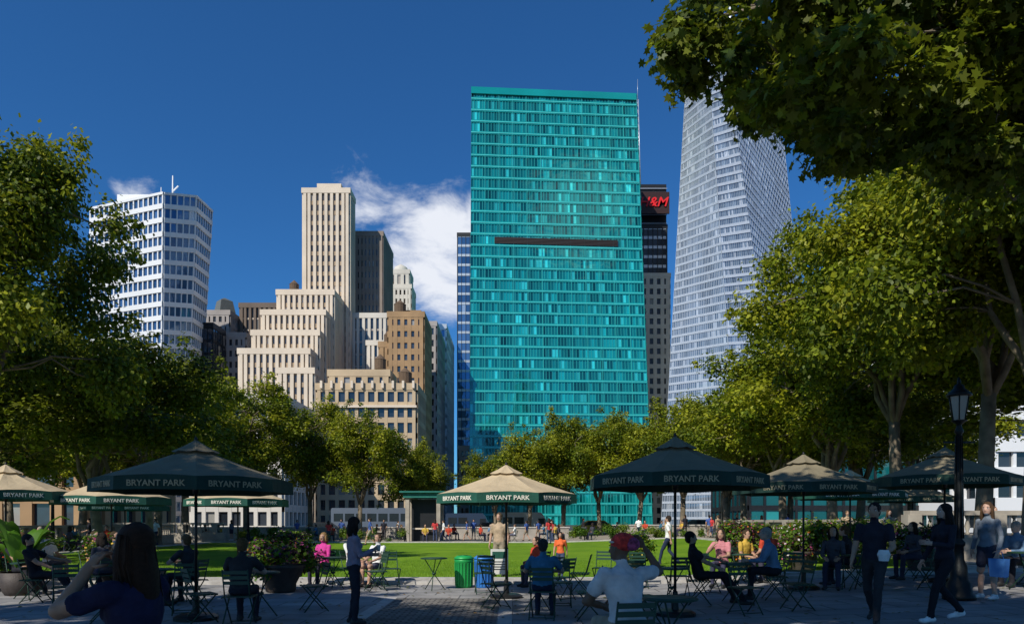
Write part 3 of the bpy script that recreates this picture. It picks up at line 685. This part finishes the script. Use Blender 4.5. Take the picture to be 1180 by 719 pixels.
    if hairlen>0:
        bk=-fh
        out.loft([(hd+bk*.03+uh*.05,.075,.06),(hd+bk*.055-uh*.04,.086,.062),(hd+bk*.07-V(0,0,.12),.09,.058),(hd+bk*.09-V(0,0,hairlen*.75),.085,.045),(hd+bk*.09-V(0,0,hairlen),.045,.02)],rh,fh,Hm,18)
        for s in(-1,1): out.loft([(hd+rh*s*.07+uh*.04-fh*.01,.02,.05),(hd+rh*s*.082-uh*.06-fh*.01,.022,.05),(hd+rh*s*.085-V(0,0,hairlen*.6)+fh*.0,.022,.04),(hd+rh*s*.08-V(0,0,hairlen*.85),.008,.015)],rh,fh,Hm,10)
        rr_=random.Random(3)
        for k in range(34):   # loose strands give the hair an uneven silhouette
            a=rr_.uniform(-1.9,1.9); r0=hd+bk*.085*math.cos(a)+rh*.085*math.sin(a)+uh*rr_.uniform(-.02,.07)
            out.tube([r0,r0+bk*.02*math.cos(a)+rh*.015*math.sin(a)-V(0,0,hairlen*.45),r0+bk*rr_.uniform(0,.05)+rh*rr_.uniform(-.03,.03)-V(0,0,hairlen*rr_.uniform(.8,1.1))],[.009,.011,.002],Hm,5)
    for tg,h,ac,pn,s in hands:
        for k,(o_,L_) in enumerate(((-.029,.062),(-.010,.074),(.010,.080),(.029,.070))):
            p=tg+h*.085+ac*o_; dr=h.copy(); pts=[p-h*.015]; rr=[.0095]
            for j,fr in enumerate((.42,.32,.26)):
                an_=curl*(.45+.25*j); dr=nrm(dr*math.cos(an_)+pn*math.sin(an_)); p=p+dr*L_*fr; pts.append(p); rr.append((.0088,.008,.006)[j])
            out.tube(pts,rr,K,6)
        p=tg+h*.02+ac*.03; out.tube([p-ac*.01,p+nrm(ac+h*.8+pn*.5)*.035,p+nrm(ac*.6+h+pn*.9)*.065],[.012,.0105,.007],K,6)
    return out.build('person',link=False)
def put(me,x,y,yaw,sc=1.,seat=False,z=None,name='person'):
    o=place(me,name,(x,y,gz(x)+.012 if z is None else z),math.radians(yaw),sc)
    if seat: 
        r=math.radians(yaw); ch(x+.03*math.sin(r),y-.03*math.cos(r),yaw)
    return o
tanskin=(.38,.22,.14);dk=(.16,.085,.05);fair=(.48,.30,.22)
# near woman, both hands up at her brow, turned toward the left
p=build_person(top=(.018,.018,.05),bottom=(.02,.02,.03),skin=tanskin,hair=(.045,.022,.012),hairlen=.32,female=True,vox=.009,wr=[(-.09,.21,1.49),(.10,.19,1.52)],poles=[V(-.7,.55,-1),V(.7,.55,-1)],curl=.9,pitch=10,bulk=1.06)
put(p,-1.82,3.35,78,.91,name='woman')
p=build_person(top=(.27,.21,.27),bottom=(.02,.02,.022),hair=(.015,.01,.008),hairlen=.22,sleeve='long',female=True,wr=[(-.05,.33,1.12),(.06,.30,1.20)],curl=1.,pitch=-12)
o=put(p,-2.45,10.75,-70,.95,name='woman')
mb=MB();mb.lathe(0,0,[(.025,0),(.035,.1),(.038,.11)],mat('paper_cup',(.6,.58,.52),.8),12);mb.build('cup',parent=o,loc=(.01,.40,1.17))
S_dark=build_person('sit',top=(.03,.03,.034),bottom=(.02,.02,.03),lean=12,skin=fair,hair=(.12,.07,.03),wr=[(-.12,.42,.80),(.12,.42,.80)],poles=[V(-1,-.2,-.6),V(1,-.2,-.6)])
S_dark2=build_person('sit',top=(.06,.06,.075),bottom=(.03,.035,.06),lean=6,hairlen=.2,female=True,hair=(.02,.014,.01),sleeve='long')
S_blue=build_person('sit',top=(.05,.15,.24),bottom=(.02,.025,.05),lean=8,hair=(.05,.04,.035),sleeve='short',wr=[(-.14,.38,.78),(.14,.38,.78)],poles=[V(-1,-.2,-.6),V(1,-.2,-.6)],bulk=1.12)
S_pink=build_person('sit',top=(.55,.05,.26),bottom=(.03,.03,.05),lean=0,female=True,hair=(.25,.15,.06),hairlen=.15,sleeve='long')
S_rose=build_person('sit',top=(.50,.20,.22),bottom=(.05,.05,.09),lean=10,female=True,hair=(.03,.02,.015),hairlen=.2,wr=[(-.1,.4,.70),(.12,.33,.95)])
S_white=build_person('sit',top=(.7,.7,.68),bottom=(.1,.1,.14),lean=-5,hair=(.08,.05,.03),legs='short')
S_red=build_person('sit',top=(.48,.06,.03),bottom=(.05,.05,.08),lean=5,hair=(.02,.015,.01))
S_den=build_person('sit',top=(.12,.20,.30),bottom=(.015,.015,.02),lean=14,hair=(.35,.3,.25),skin=fair,sleeve='long',wr=[(-.1,.45,.72),(.1,.42,.70)],bulk=1.1)
S_blk=build_person('sit',top=(.02,.02,.02),bottom=(.02,.02,.02),skin=tanskin,lean=-14,hair=(.012,.01,.01),wr=[(-.3,.35,.80),(.14,.36,.64)],legpose=(((-.12,.42,.52),(.14,.42,.56)),((-.15,.62,.1),(.16,.74,.1))))
S_yel=build_person('sit',top=(.55,.36,.06),bottom=(.05,.05,.08),lean=5,hair=(.06,.04,.02))
W_wrap=build_person('sit',top=(.62,.56,.53),bottom=(.35,.28,.2),skin=dk,lean=14,female=True,hat='wrap',sleeve='short',wr=[(-.1,.3,.68),(.30,.32,1.20)],poles=[V(-1,-.2,-.5),V(1,-.1,-1)],vox=.011,yawhead=40,bulk=1.12)
M_dark=build_person('walk',top=(.02,.02,.023),bottom=(.022,.023,.032),skin=tanskin,hair=(.015,.01,.008),wr=[(-.20,.28,1.02),None],poles=[V(-.4,-1,-.3),V(.4,-1,-.3)])
M_fem=build_person('walk',top=(.02,.02,.022),bottom=(.018,.018,.02),skin=fair,hair=(.02,.013,.01),hairlen=.3,shoe=(.7,.7,.7),sleeve='long',female=True,wr=[(-.12,.30,1.15),None])
M_jean=build_person('stand',top=(.16,.19,.23),bottom=(.03,.035,.06),skin=fair,hair=(.09,.05,.025),hairlen=.3,shoe=(.75,.75,.75),sleeve='long',legs='short',female=True,yawhead=20)
F_white=build_person('walk',top=(.75,.75,.72),bottom=(.02,.03,.07),hair=(.03,.02,.015),vox=.018)
F_beige=build_person('stand',top=(.40,.30,.20),bottom=(.30,.25,.18),hair=(.1,.07,.04),vox=.018,bulk=1.05)
F_red=build_person('stand',top=(.5,.05,.05),bottom=(.05,.07,.13),hair=(.03,.02,.015),vox=.018,female=True,hairlen=.25)
F_org=build_person('walk',top=(.70,.14,.04),bottom=(.05,.07,.13),hair=(.03,.02,.015),vox=.018,female=True,hairlen=.2)
F_blu=build_person('walk',top=(.05,.10,.3),bottom=(.3,.26,.2),hair=(.03,.02,.015),vox=.018,legs='short')
put(S_dark,-4.15,10.6,5,1.,True,name='man'); put(S_dark2,-6.9,12.9,-60,1.,True,name='woman'); put(S_dark,-6.2,13.4,70,1,True,name='man'); put(S_blk,-9.3,13.6,-80,1,True,name='man'); put(S_dark2,-8.6,14.6,60,1,True,name='woman')
put(S_pink,-4.65,17.1,160,.97,True,name='woman'); put(S_white,-3.9,17.0,-120,1.,True,name='man'); put(S_white,-3.3,16.9,150,.95,True,name='man')
put(S_blue,.5,11.3,-8,.97,True,name='man'); put(W_wrap,1.08,6.55,12,1.1,True,name='woman')
put(F_white,5.3,23.5,60,.98,name='man'); put(F_org,1.32,18.9,170,.72,z=.06,name='child'); put(F_beige,-.35,19.2,160,1.02,z=.06,name='man'); put(S_red,.62,16.9,120,.9,True,name='woman')
put(S_rose,4.9,16.2,150,1.,True,name='woman'); put(S_blk,3.55,13.1,-100,1.03,True,name='man'); put(S_den,5.05,13.4,80,1.05,True,name='man')
put(S_red,6.3,17.0,120,1.,True,name='man'); put(S_yel,5.7,17.0,-150,.95,True,name='man'); put(S_dark2,6.9,14.9,150,1.,True,name='woman'); put(S_dark,7.5,15.4,60,1,True,name='man'); put(S_dark2,9.4,16.2,100,1,True,name='woman')
o=put(M_dark,5.3,10.15,140,1.03,name='man')
mb=MB();bagw=mat('paper_white',(.7,.7,.68),.8);mb.loft([(V(0,0,0),.06,.05),(V(0,0,.09),.085,.06),(V(0,0,.15),.06,.045)],V(1,0,0),V(0,1,0),bagw,8,False);mb.build('paper_bag',parent=o,loc=(-.2,.38,.92))
put(M_fem,6.3,10.1,95,1.0,name='woman')
o=put(M_jean,8.5,12.4,110,1.0,name='woman')
mb=MB();bb=mat('shopping_bag_blue',(.06,.20,.50),.6);mb.hexa([(-.13,-.05,0),(.13,-.05,0),(.13,.05,0),(-.13,.05,0)],[(-.15,-.06,.32),(.15,-.06,.32),(.15,.06,.32),(-.15,.06,.32)],bb)
mb.tube([(-.08,0,.32),(-.05,0,.44),(.05,0,.44),(.08,0,.32)],[.006]*4,bb,5);mb.build('shopping_bag',parent=o,loc=(-.27,.1,.42))
put(S_den,10.4,14.2,110,1.,True,name='man'); put(S_blk,-10.4,11.8,-100,1,True,name='man'); put(S_dark,-11.3,15.8,-40,1,True,name='man'); put(S_white,-12,18.,-20,1,True,name='woman')
rs=random.Random(4); pool=[F_white,F_beige,F_red,F_blu,M_jean,M_dark,F_blu,M_dark]; spool=[S_white,S_red,S_blue,S_rose,S_dark,S_yel,S_den,S_dark2,S_dark,S_blk]
for i in range(54):
    x=rs.uniform(-24,20);y=rs.uniform(50.5,60)
    if rs.random()<.5: put(rs.choice(pool),x,y,rs.uniform(0,360),rs.uniform(.93,1.04),name='pedestrian')
    else: put(rs.choice(spool),x,y,rs.uniform(0,360),1.,True,name='pedestrian')
for i in range(24):
    s=rs.choice((-1,1)); x=rs.uniform(13.5,17) if s>0 else rs.uniform(-24,-21.8); y=rs.uniform(20,48)
    if rs.random()<.35: put(rs.choice(pool),x,y,rs.uniform(0,360),1,name='pedestrian')
    else: put(rs.choice(spool),x,y,rs.uniform(0,360),1.,True,name='pedestrian')
for i in range(9):
    put(rs.choice(spool),rs.uniform(-16,-8.5),rs.uniform(15,17),rs.uniform(0,360),1.,True,name='pedestrian')
put(F_red,2.5,47,30,1,z=.06,name='pedestrian'); put(F_blu,-9,44,100,1,z=.06,name='pedestrian')
for x,y in [(-4.2,11.6),(-6.3,12.3),(-6.5,13.9),(-9.9,14.2),(-4.2,16.3),(.45,12.1),(1.75,7.7),(4.3,13.3),(5.3,16.2),(7.2,14.4),(.95,16.3),(2.9,12.6),(9.3,15.2),(-1.8,16.),(10.,13.5),(-11,13)]: tb(x,y)
for x,y,a in [(-5.6,11.9,200),(-3.5,12.3,120),(-7.7,12,30),(-5.6,14.4,170),(-4.9,10.9,-50),(-.3,12.6,-60),(.9,12.9,180),(-.6,15.2,10),(1.5,15.2,80),(2.1,12.2,-90),(2.2,16.9,160),(3.4,14.2,0),(4.2,14.9,200),(1.25,11.2,90),(5.9,14.5,-30),(8.1,15.6,60),(8.5,14,10),(2.3,13.3,10),(3.0,16.4,180),(-2.9,16.6,200),(-3.1,15.8,120),(-6.2,16,160),(-12.3,14.6,20),(11,14.6,30),(9.9,16.6,100),(2.0,10.5,-70),(-6.4,10.9,-60),(1.0,14.0,40),(4.9,11.9,100),(3.9,11.6,200)]: ch(x,y,a)

# ------------------------------------------------------------------ planters
def planter(x,y,r,h,seed,fl,bush_h=1.,name='flower_planter'):
    mb=MB();pm=mat('planter_bronze',(.05,.04,.035),.6,.1,.3,6,.3)
    z=gz(x)+.01
    mb.lathe(x,y,[(r*.55,z),(r*.6,z+.05),(r*.62,z+h*.3),(r*.9,z+h*.8),(r,z+h*.9),(r*1.05,z+h),(r*.9,z+h*.98),(.05,z+h*.95)],pm,24)
    o=mb.build(name); rs=np.random.RandomState(seed)
    cl=[(V(x+rs.uniform(-r,r)*1.05,y+rs.uniform(-r,r)*1.05,z+h-.1+rs.uniform(0,bush_h)*.8),rs.uniform(.15,.34)) for _ in range(20)]
    place(leafcloud('foliage',cl,3800,.09,[leafmat('shrub_a',(.06,.14,.012)),leafmat('shrub_b',(.12,.20,.015)),leafmat('shrub_c',(.06,.035,.04))],seed),'foliage',parent=o)
    place(leafcloud('blossoms',[(c,r_*1.08) for c,r_ in cl],650,.065,fl,seed+1,False,.9,False),'blossoms',parent=o)
fp=[leafmat('petal_pink',(.55,.10,.25)),leafmat('petal_orange',(.60,.18,.03)),leafmat('petal_purple',(.20,.04,.22)),leafmat('petal_white',(.65,.6,.6))]
planter(-5.2,15.6,.55,.62,1,[fp[2],fp[1],fp[0]],.75); planter(-8.6,15.3,.5,.6,2,[fp[0],fp[3]],.7); planter(-12.2,15.5,.5,.6,3,[fp[0],fp[3]],1.)
planter(7.9,19.,.5,.6,4,[fp[0],fp[3],fp[1]],.9); planter(6.9,20.5,.5,.6,5,[fp[0],fp[1]],1.); planter(10.4,17.6,.5,.6,6,[fp[0],fp[3]],.8); planter(3.9,22,.4,.5,7,[leafmat('petal_yellow',(.6,.45,.04))],.9); planter(-7.2,22,.5,.6,8,fp,.8)
def shrub(name,cx,cy,lx,ly,h,seed,n=9000,ls=.11,fl=True):
    rs=np.random.RandomState(seed)
    cl=[(V(cx+rs.uniform(-lx,lx),cy+rs.uniform(-ly,ly),gz(cx)+rs.uniform(.15,h)),rs.uniform(.25,.5)) for _ in range(int(12+lx*ly*5))]
    o=place(leafcloud(name,cl,n,ls,[leafmat('shrub_a',(.04,.10,.012)),leafmat('shrub_b',(.08,.14,.015)),leafmat('shrub_d',(.15,.21,.02))],seed),name)
    if fl: place(leafcloud('blossoms',[(c,r*1.1) for c,r in cl],900,.08,fp,seed+1,False,.9,False),'blossoms',parent=o)
shrub('flower_bed',11.3,22.5,2.2,1.2,1.3,11); shrub('flower_bed',14.,28,1.4,4,1.2,12); shrub('flower_bed',-23.2,30,1.,8,1.1,13); shrub('hedge',-16,17.6,3,.6,1.1,14)
shrub('hedge',-14,50.8,6,.5,.9,15,fl=False); shrub('hedge',9,50.8,5,.5,.9,16,fl=False); shrub('flower_bed',14.2,38,1,6,1.,17)
mb=MB(); rs2=np.random.RandomState(2); bl_=leafmat('banana_leaf',(.09,.21,.02),.4)
for i in range(26):
    a=rs2.uniform(0,6.28); e=rs2.uniform(.5,1.2);L_=rs2.uniform(.6,1.0);w=.13
    base=V(-10.6,15.,.4);dr=V(math.cos(a),math.sin(a),0);sd=V(-math.sin(a),math.cos(a),0);vs=[]
    for k in range(6):
        t=k/5; c=base+dr*L_*t*.9+V(0,0,e*1.1*math.sin(t*1.9)); ww=w*math.sin(math.pi*(.12+.86*t)); vs+=[c-sd*ww,c+V(0,0,-.03),c+sd*ww]
    fs=[]
    for k in range(5): fs+=[(3*k,3*k+1,3*k+4,3*k+3),(3*k+1,3*k+2,3*k+5,3*k+4)]
    mb.add(vs,fs,bl_,True)
mb.lathe(-10.6,15,[(.3,0.01),(.35,.1),(.45,.5),(.42,.5),(.05,.45)],mat('planter_bronze',(.05,.04,.035)),18); mb.build('large_leaf_plant')

# ------------------------------------------------------------------ bins, lamp, kiosk, walls
def bin_(x,y,c,nm):
    mb=MB();m_=mat('bin_'+nm,c,.45,.1);dm=darkm;z=gz(x)+.012
    mb.lathe(x,y,[(.19,z),(.2,z+.03),(.215,z+.6),(.23,z+.62),(.23,z+.66),(.21,z+.68)],m_,24)
    for k in range(18):
        a=k*.349; mb.beam((x+.205*math.cos(a),y+.205*math.sin(a),z+.05),(x+.222*math.cos(a),y+.222*math.sin(a),z+.6),.015,.03,m_)
    mb.lathe(x,y,[(.235,z+.68),(.235,z+.71),(.17,z+.76),(.09,z+.77),(.085,z+.72)],m_,24); mb.lathe(x,y,[(.09,z+.772),(.01,z+.773)],dm,14)
    mb.build('litter_bin')
bin_(-1.15,16.6,(.015,.30,.07),'green'); bin_(-.68,16.6,(.03,.17,.50),'blue')
mb=MB();z=.012
for s in(-.2,.2): mb.tube([(-.3+s,16.5,z),(-.3+s,16.6,z+.95)],[.012]*2,darkm,6)
mb.box(-.3,16.545,z+.62,.42,.02,.6,mat('sign_board',(.6,.6,.55),.6)); mb.box(-.3,16.53,z+.78,.34,.01,.16,vgreen)
for k in range(4): mb.box(-.3,16.53,z+.62-.06*k,.32,.008,.018,darkm)
mb.build('park_rules_sign')
def lamp(x,y,h=3.75):
    mb=MB();b=mat('cast_iron_black',(.015,.017,.016),.45,.5,.2,5,.2);z=gz(x)+.01
    mb.lathe(x,y,[(.27,z),(.27,z+.08),(.22,z+.12),(.2,z+.3),(.15,z+.36),(.13,z+.6),(.085,z+.72),(.075,z+.95),(.1,z+.98),(.1,z+1.03),(.06,z+1.08),(.05,z+h*.8),(.08,z+h*.81),(.05,z+h*.83),(.04,z+h*.845),(.11,z+h*.86),(.13,z+h*.865)],b,16)
    for k in range(8):
        a=k*.785; mb.tube([(x+.075*math.cos(a),y+.075*math.sin(a),z+1.1),(x+.055*math.cos(a),y+.055*math.sin(a),z+h*.79)],[.010,.008],b,5)
    mb.beam((x-.28,y,z+h*.76),(x+.28,y,z+h*.76),.03,.03,b)
    g=mat('lantern_glass',(.30,.29,.25),.2,0,.05,1,0,.6); z0=z+h*.868;z1=z0+.42
    mb.lathe(x,y,[(.10,z0),(.165,z1)],g,6,False)
    for k in range(6):
        a=k*math.pi/3; mb.tube([(x+.105*math.cos(a),y+.105*math.sin(a),z0),(x+.17*math.cos(a),y+.17*math.sin(a),z1)],[.012]*2,b,5)
    mb.lathe(x,y,[(.2,z1),(.21,z1+.03),(.15,z1+.1),(.09,z1+.15),(.08,z1+.2),(.03,z1+.23),(.035,z1+.27),(.004,z1+.36)],b,12)
    mb.build('street_lamp')
lamp(8.05,12.5,3.72); lamp(-19.,50,3.8); lamp(13.6,45,3.8); lamp(-22.5,34,3.8)
stone=mat('terrace_stone',(.36,.32,.26),.85,0,.2,2,.3)
def balustrade(x0,y0,x1,y1,zb,base=.9):
    mb=MB();d=V(x1-x0,y1-y0,0);L_=np.linalg.norm(d);u=d/L_;n_=int(L_/.28)
    mid=lambda t:(x0+d[0]*t,y0+d[1]*t)
    mb.beam((x0,y0,zb+base/2),(x1,y1,zb+base/2),.5,base,stone); mb.beam((x0,y0,zb+base+.06),(x1,y1,zb+base+.06),.42,.12,stone); mb.beam((x0,y0,zb+base+.80),(x1,y1,zb+base+.80),.40,.14,stone)
    for i in range(n_):
        q=mid((i+.5)/n_)
        if i%9==0: mb.box(q[0],q[1],zb+base+.43,.42,.44,.63,stone,math.atan2(u[1],u[0]))
        else: mb.lathe(q[0],q[1],[(.07,zb+base+.12),(.07,zb+base+.17),(.04,zb+base+.22),(.085,zb+base+.38),(.035,zb+base+.6),(.07,zb+base+.66),(.07,zb+base+.73)],stone,8)
    mb.build('stone_balustrade')
balustrade(12.4,21.8,24,21.2,.3,.75); balustrade(15.2,28,15.2,50,.3,.5); balustrade(-30,52,-21.5,52,0,.6); balustrade(-24.6,20,-24.6,50,0,.5)
mb=MB();sb=mat('seat_wall',(.33,.30,.26),.85,0,.2,1)
mb.box(-12,61.5,.5,34,.6,1.0,sb); mb.box(22,61.5,.6,26,.6,1.2,sb); mb.box(-12,61.5,1.03,34.2,.75,.1,border); mb.box(22,61.5,1.23,26.2,.75,.1,border); mb.build('park_wall')
def kiosk(x,y,w,dp,h,name='park_kiosk'):
    mb=MB();gr=mat('kiosk_green',(.02,.16,.13),.5,.1);z=gz(x)
    for i in (0,3):
        for j in(0,1):
            mb.box(x-w/2+.3+i*(w-.6)/3,y-dp/2+.3+j*(dp-.6),z+h*.45,.3,.3,h*.9,stone)
    mb.box(x,y+.3,z+h*.42,w-1,dp-1.6,h*.84,darkm); mb.box(x,y,z+h*.92,w,dp,h*.1,gr); mb.box(x,y,z+h*.985,w+.5,dp+.5,h*.03,gr); mb.box(x,y-dp/2+.75,z+1.0,w-1.1,.15,.12,cream)
    mb.build(name)
kiosk(-6.9,55,3.0,3,3.9)
def vehicle(name,x,y,L_,W,H,c,rz=0.,boxy=True):
    mb=MB();body=mat('paint_%s_%d'%(name,int(c[0]*99)),c,.35,.1,.03);gl=mat('vehicle_glass',(.02,.025,.03),.1,0,.1)
    if boxy: prof=[(-L_/2,.35),(L_/2,.35),(L_/2,.95),(L_/2-.35,1.1),(L_/2-.9,H*.86),(L_/2-1.2,H),(-L_/2+.1,H),(-L_/2,H-.15)]
    else: prof=[(-L_/2,.3),(L_/2,.3),(L_/2,.7),(L_/2-.9,.88),(L_/2-1.7,H),(-L_/2+1.2,H),(-L_/2+.4,.95),(-L_/2,.85)]
    n=len(prof);vs=[(px,-W/2,pz) for px,pz in prof]+[(px,W/2,pz) for px,pz in prof]
    mb.add(vs,[tuple(range(n)),tuple(range(2*n-1,n-1,-1))]+[(i,i+n,(i+1)%n+n,(i+1)%n) for i in range(n)],body)
    for s in(-1,1):
        if boxy:
            k=int((L_-2.2)/1.2)
            for i in range(k): mb.box(-L_/2+.8+i*1.2,s*(W/2+.004),H*.66,1.0,.02,H*.28,gl)
            mb.box(L_/2-1.15,s*(W/2+.004),H*.62,.7,.02,H*.26,gl)
        else:
            mb.add([(L_/2-1.0,s*(W/2+.01),.9),(L_/2-1.7,s*(W/2+.01),H-.08),(-L_/2+1.25,s*(W/2+.01),H-.08),(-L_/2+.6,s*(W/2+.01),.95)],[(0,1,2,3)],gl)
        for wx in(-L_/2+.85,L_/2-.85):
            mb.tube([(wx,s*(W/2-.2),.34),(wx,s*(W/2+.02),.34)],[.34,.34],darkm,18); mb.tube([(wx,s*(W/2+.021),.34),(wx,s*(W/2+.03),.34)],[.19,.19],alum,12)
    me=mb.build(name,link=False); place(me,name,(x,y,gz(x)),rz)
vehicle('city_bus',-14,76,11,2.5,3.0,(.12,.15,.20)); vehicle('delivery_van',1.5,74,5.5,2.,2.5,(.55,.55,.55)); vehicle('parked_car',9,73,4.6,1.8,1.45,(.6,.42,.03),boxy=False); vehicle('parked_car',-20,74,4.6,1.8,1.45,(.03,.03,.035),boxy=False); vehicle('parked_car',20,74,4.6,1.8,1.45,(.4,.4,.42),boxy=False); vehicle('delivery_van',-5.,82,5.5,2.,2.5,(.03,.05,.09)); vehicle('parked_car',-2,73,4.6,1.8,1.45,(.05,.05,.06),boxy=False)

# ------------------------------------------------------------------ light, sky, camera
sv=nrm(V(-.46,-.60,.65)); el=math.asin(sv[2])
sun=bpy.data.lights.new('sun','SUN'); sun.energy=5.0; sun.angle=math.radians(.53); sun.color=(1,.94,.84)
so=bpy.data.objects.new('sun',sun); so.rotation_euler=Vector(sv).to_track_quat('Z','Y').to_euler(); COL.objects.link(so)
w=bpy.data.worlds.new('World'); S.world=w; w.use_nodes=True; nt=w.node_tree;N=nt.nodes;L=nt.links
bg=N['Background']; bg.inputs[1].default_value=.115
sky=N.new('ShaderNodeTexSky'); sky.sky_type='NISHITA'; sky.sun_disc=False; sky.sun_elevation=el; sky.sun_rotation=math.atan2(sv[0],sv[1]); sky.air_density=1.0; sky.dust_density=.2; sky.ozone_density=4.
tint=N.new('ShaderNodeVectorMath'); tint.operation='MULTIPLY'; tint.inputs[1].default_value=(.24,.62,.96); L.new(sky.outputs[0],tint.inputs[0])
tc=N.new('ShaderNodeTexCoord')
def wmath(op,a,b=None):
    m_=N.new('ShaderNodeMath'); m_.operation=op
    for i,q in enumerate((a,b)):
        if q is None: continue
        if isinstance(q,(int,float)): m_.inputs[i].default_value=q
        else: L.new(q,m_.inputs[i])
    return m_.outputs[0]
masks=None
for dv,r,amp in [((-.085,1,.375),.10,1.),((-.15,1,.365),.07,.85),((-.055,1,.43),.05,.8),((-.21,1,.475),.06,.66),((-.14,1,.43),.07,.62),((-.54,1,.485),.04,.5),((.10,-1,.44),.08,1.),((.2,-1,.75),.2,.6),((-.5,-1,.5),.3,.8)]:
    dn=nrm(dv); dp=N.new('ShaderNodeVectorMath'); dp.operation='DOT_PRODUCT'; dp.inputs[1].default_value=tuple(dn)
    L.new(tc.outputs['Generated'],dp.inputs[0]); mr=N.new('ShaderNodeMapRange'); mr.inputs[1].default_value=math.cos(r*1.25); mr.inputs[2].default_value=math.cos(r*.1); mr.inputs[3].default_value=0; mr.inputs[4].default_value=amp
    L.new(dp.outputs['Value'],mr.inputs[0]); masks=mr.outputs[0] if masks is None else wmath('MAXIMUM',masks,mr.outputs[0])
mp=N.new('ShaderNodeMapping'); mp.inputs['Scale'].default_value=(12,12,24); L.new(tc.outputs['Generated'],mp.inputs[0])
no=N.new('ShaderNodeTexNoise'); no.inputs['Scale'].default_value=1.; no.inputs['Detail'].default_value=10; no.inputs['Roughness'].default_value=.62; no.inputs['Distortion'].default_value=.4; L.new(mp.outputs[0],no.inputs['Vector'])
dens=wmath('ADD',wmath('MULTIPLY',no.outputs['Fac'],1.7),masks)
cm=N.new('ShaderNodeMapRange'); cm.interpolation_type='SMOOTHSTEP'; cm.inputs[1].default_value=1.22; cm.inputs[2].default_value=1.9; L.new(dens,cm.inputs[0])
gate=wmath('MULTIPLY',cm.outputs[0],wmath('MINIMUM',wmath('MULTIPLY',masks,5.),1.))
mix=N.new('ShaderNodeMix'); mix.data_type='RGBA'; L.new(gate,mix.inputs[0]); L.new(tint.outputs[0],mix.inputs[6]); mix.inputs[7].default_value=(7.2,7.5,8.2,1)
L.new(mix.outputs[2],bg.inputs[0])
cam=bpy.data.cameras.new('camera'); cam.lens=24.4; cam.sensor_width=36; cam.shift_y=.2038; cam.clip_end=6000; cam.clip_start=.05
co_=bpy.data.objects.new('camera',cam); co_.location=(0,0,1.6); co_.rotation_euler=(math.pi/2,0,0); COL.objects.link(co_); S.camera=co_
S.view_settings.view_transform='Standard'; S.view_settings.look='None'; S.view_settings.exposure=0
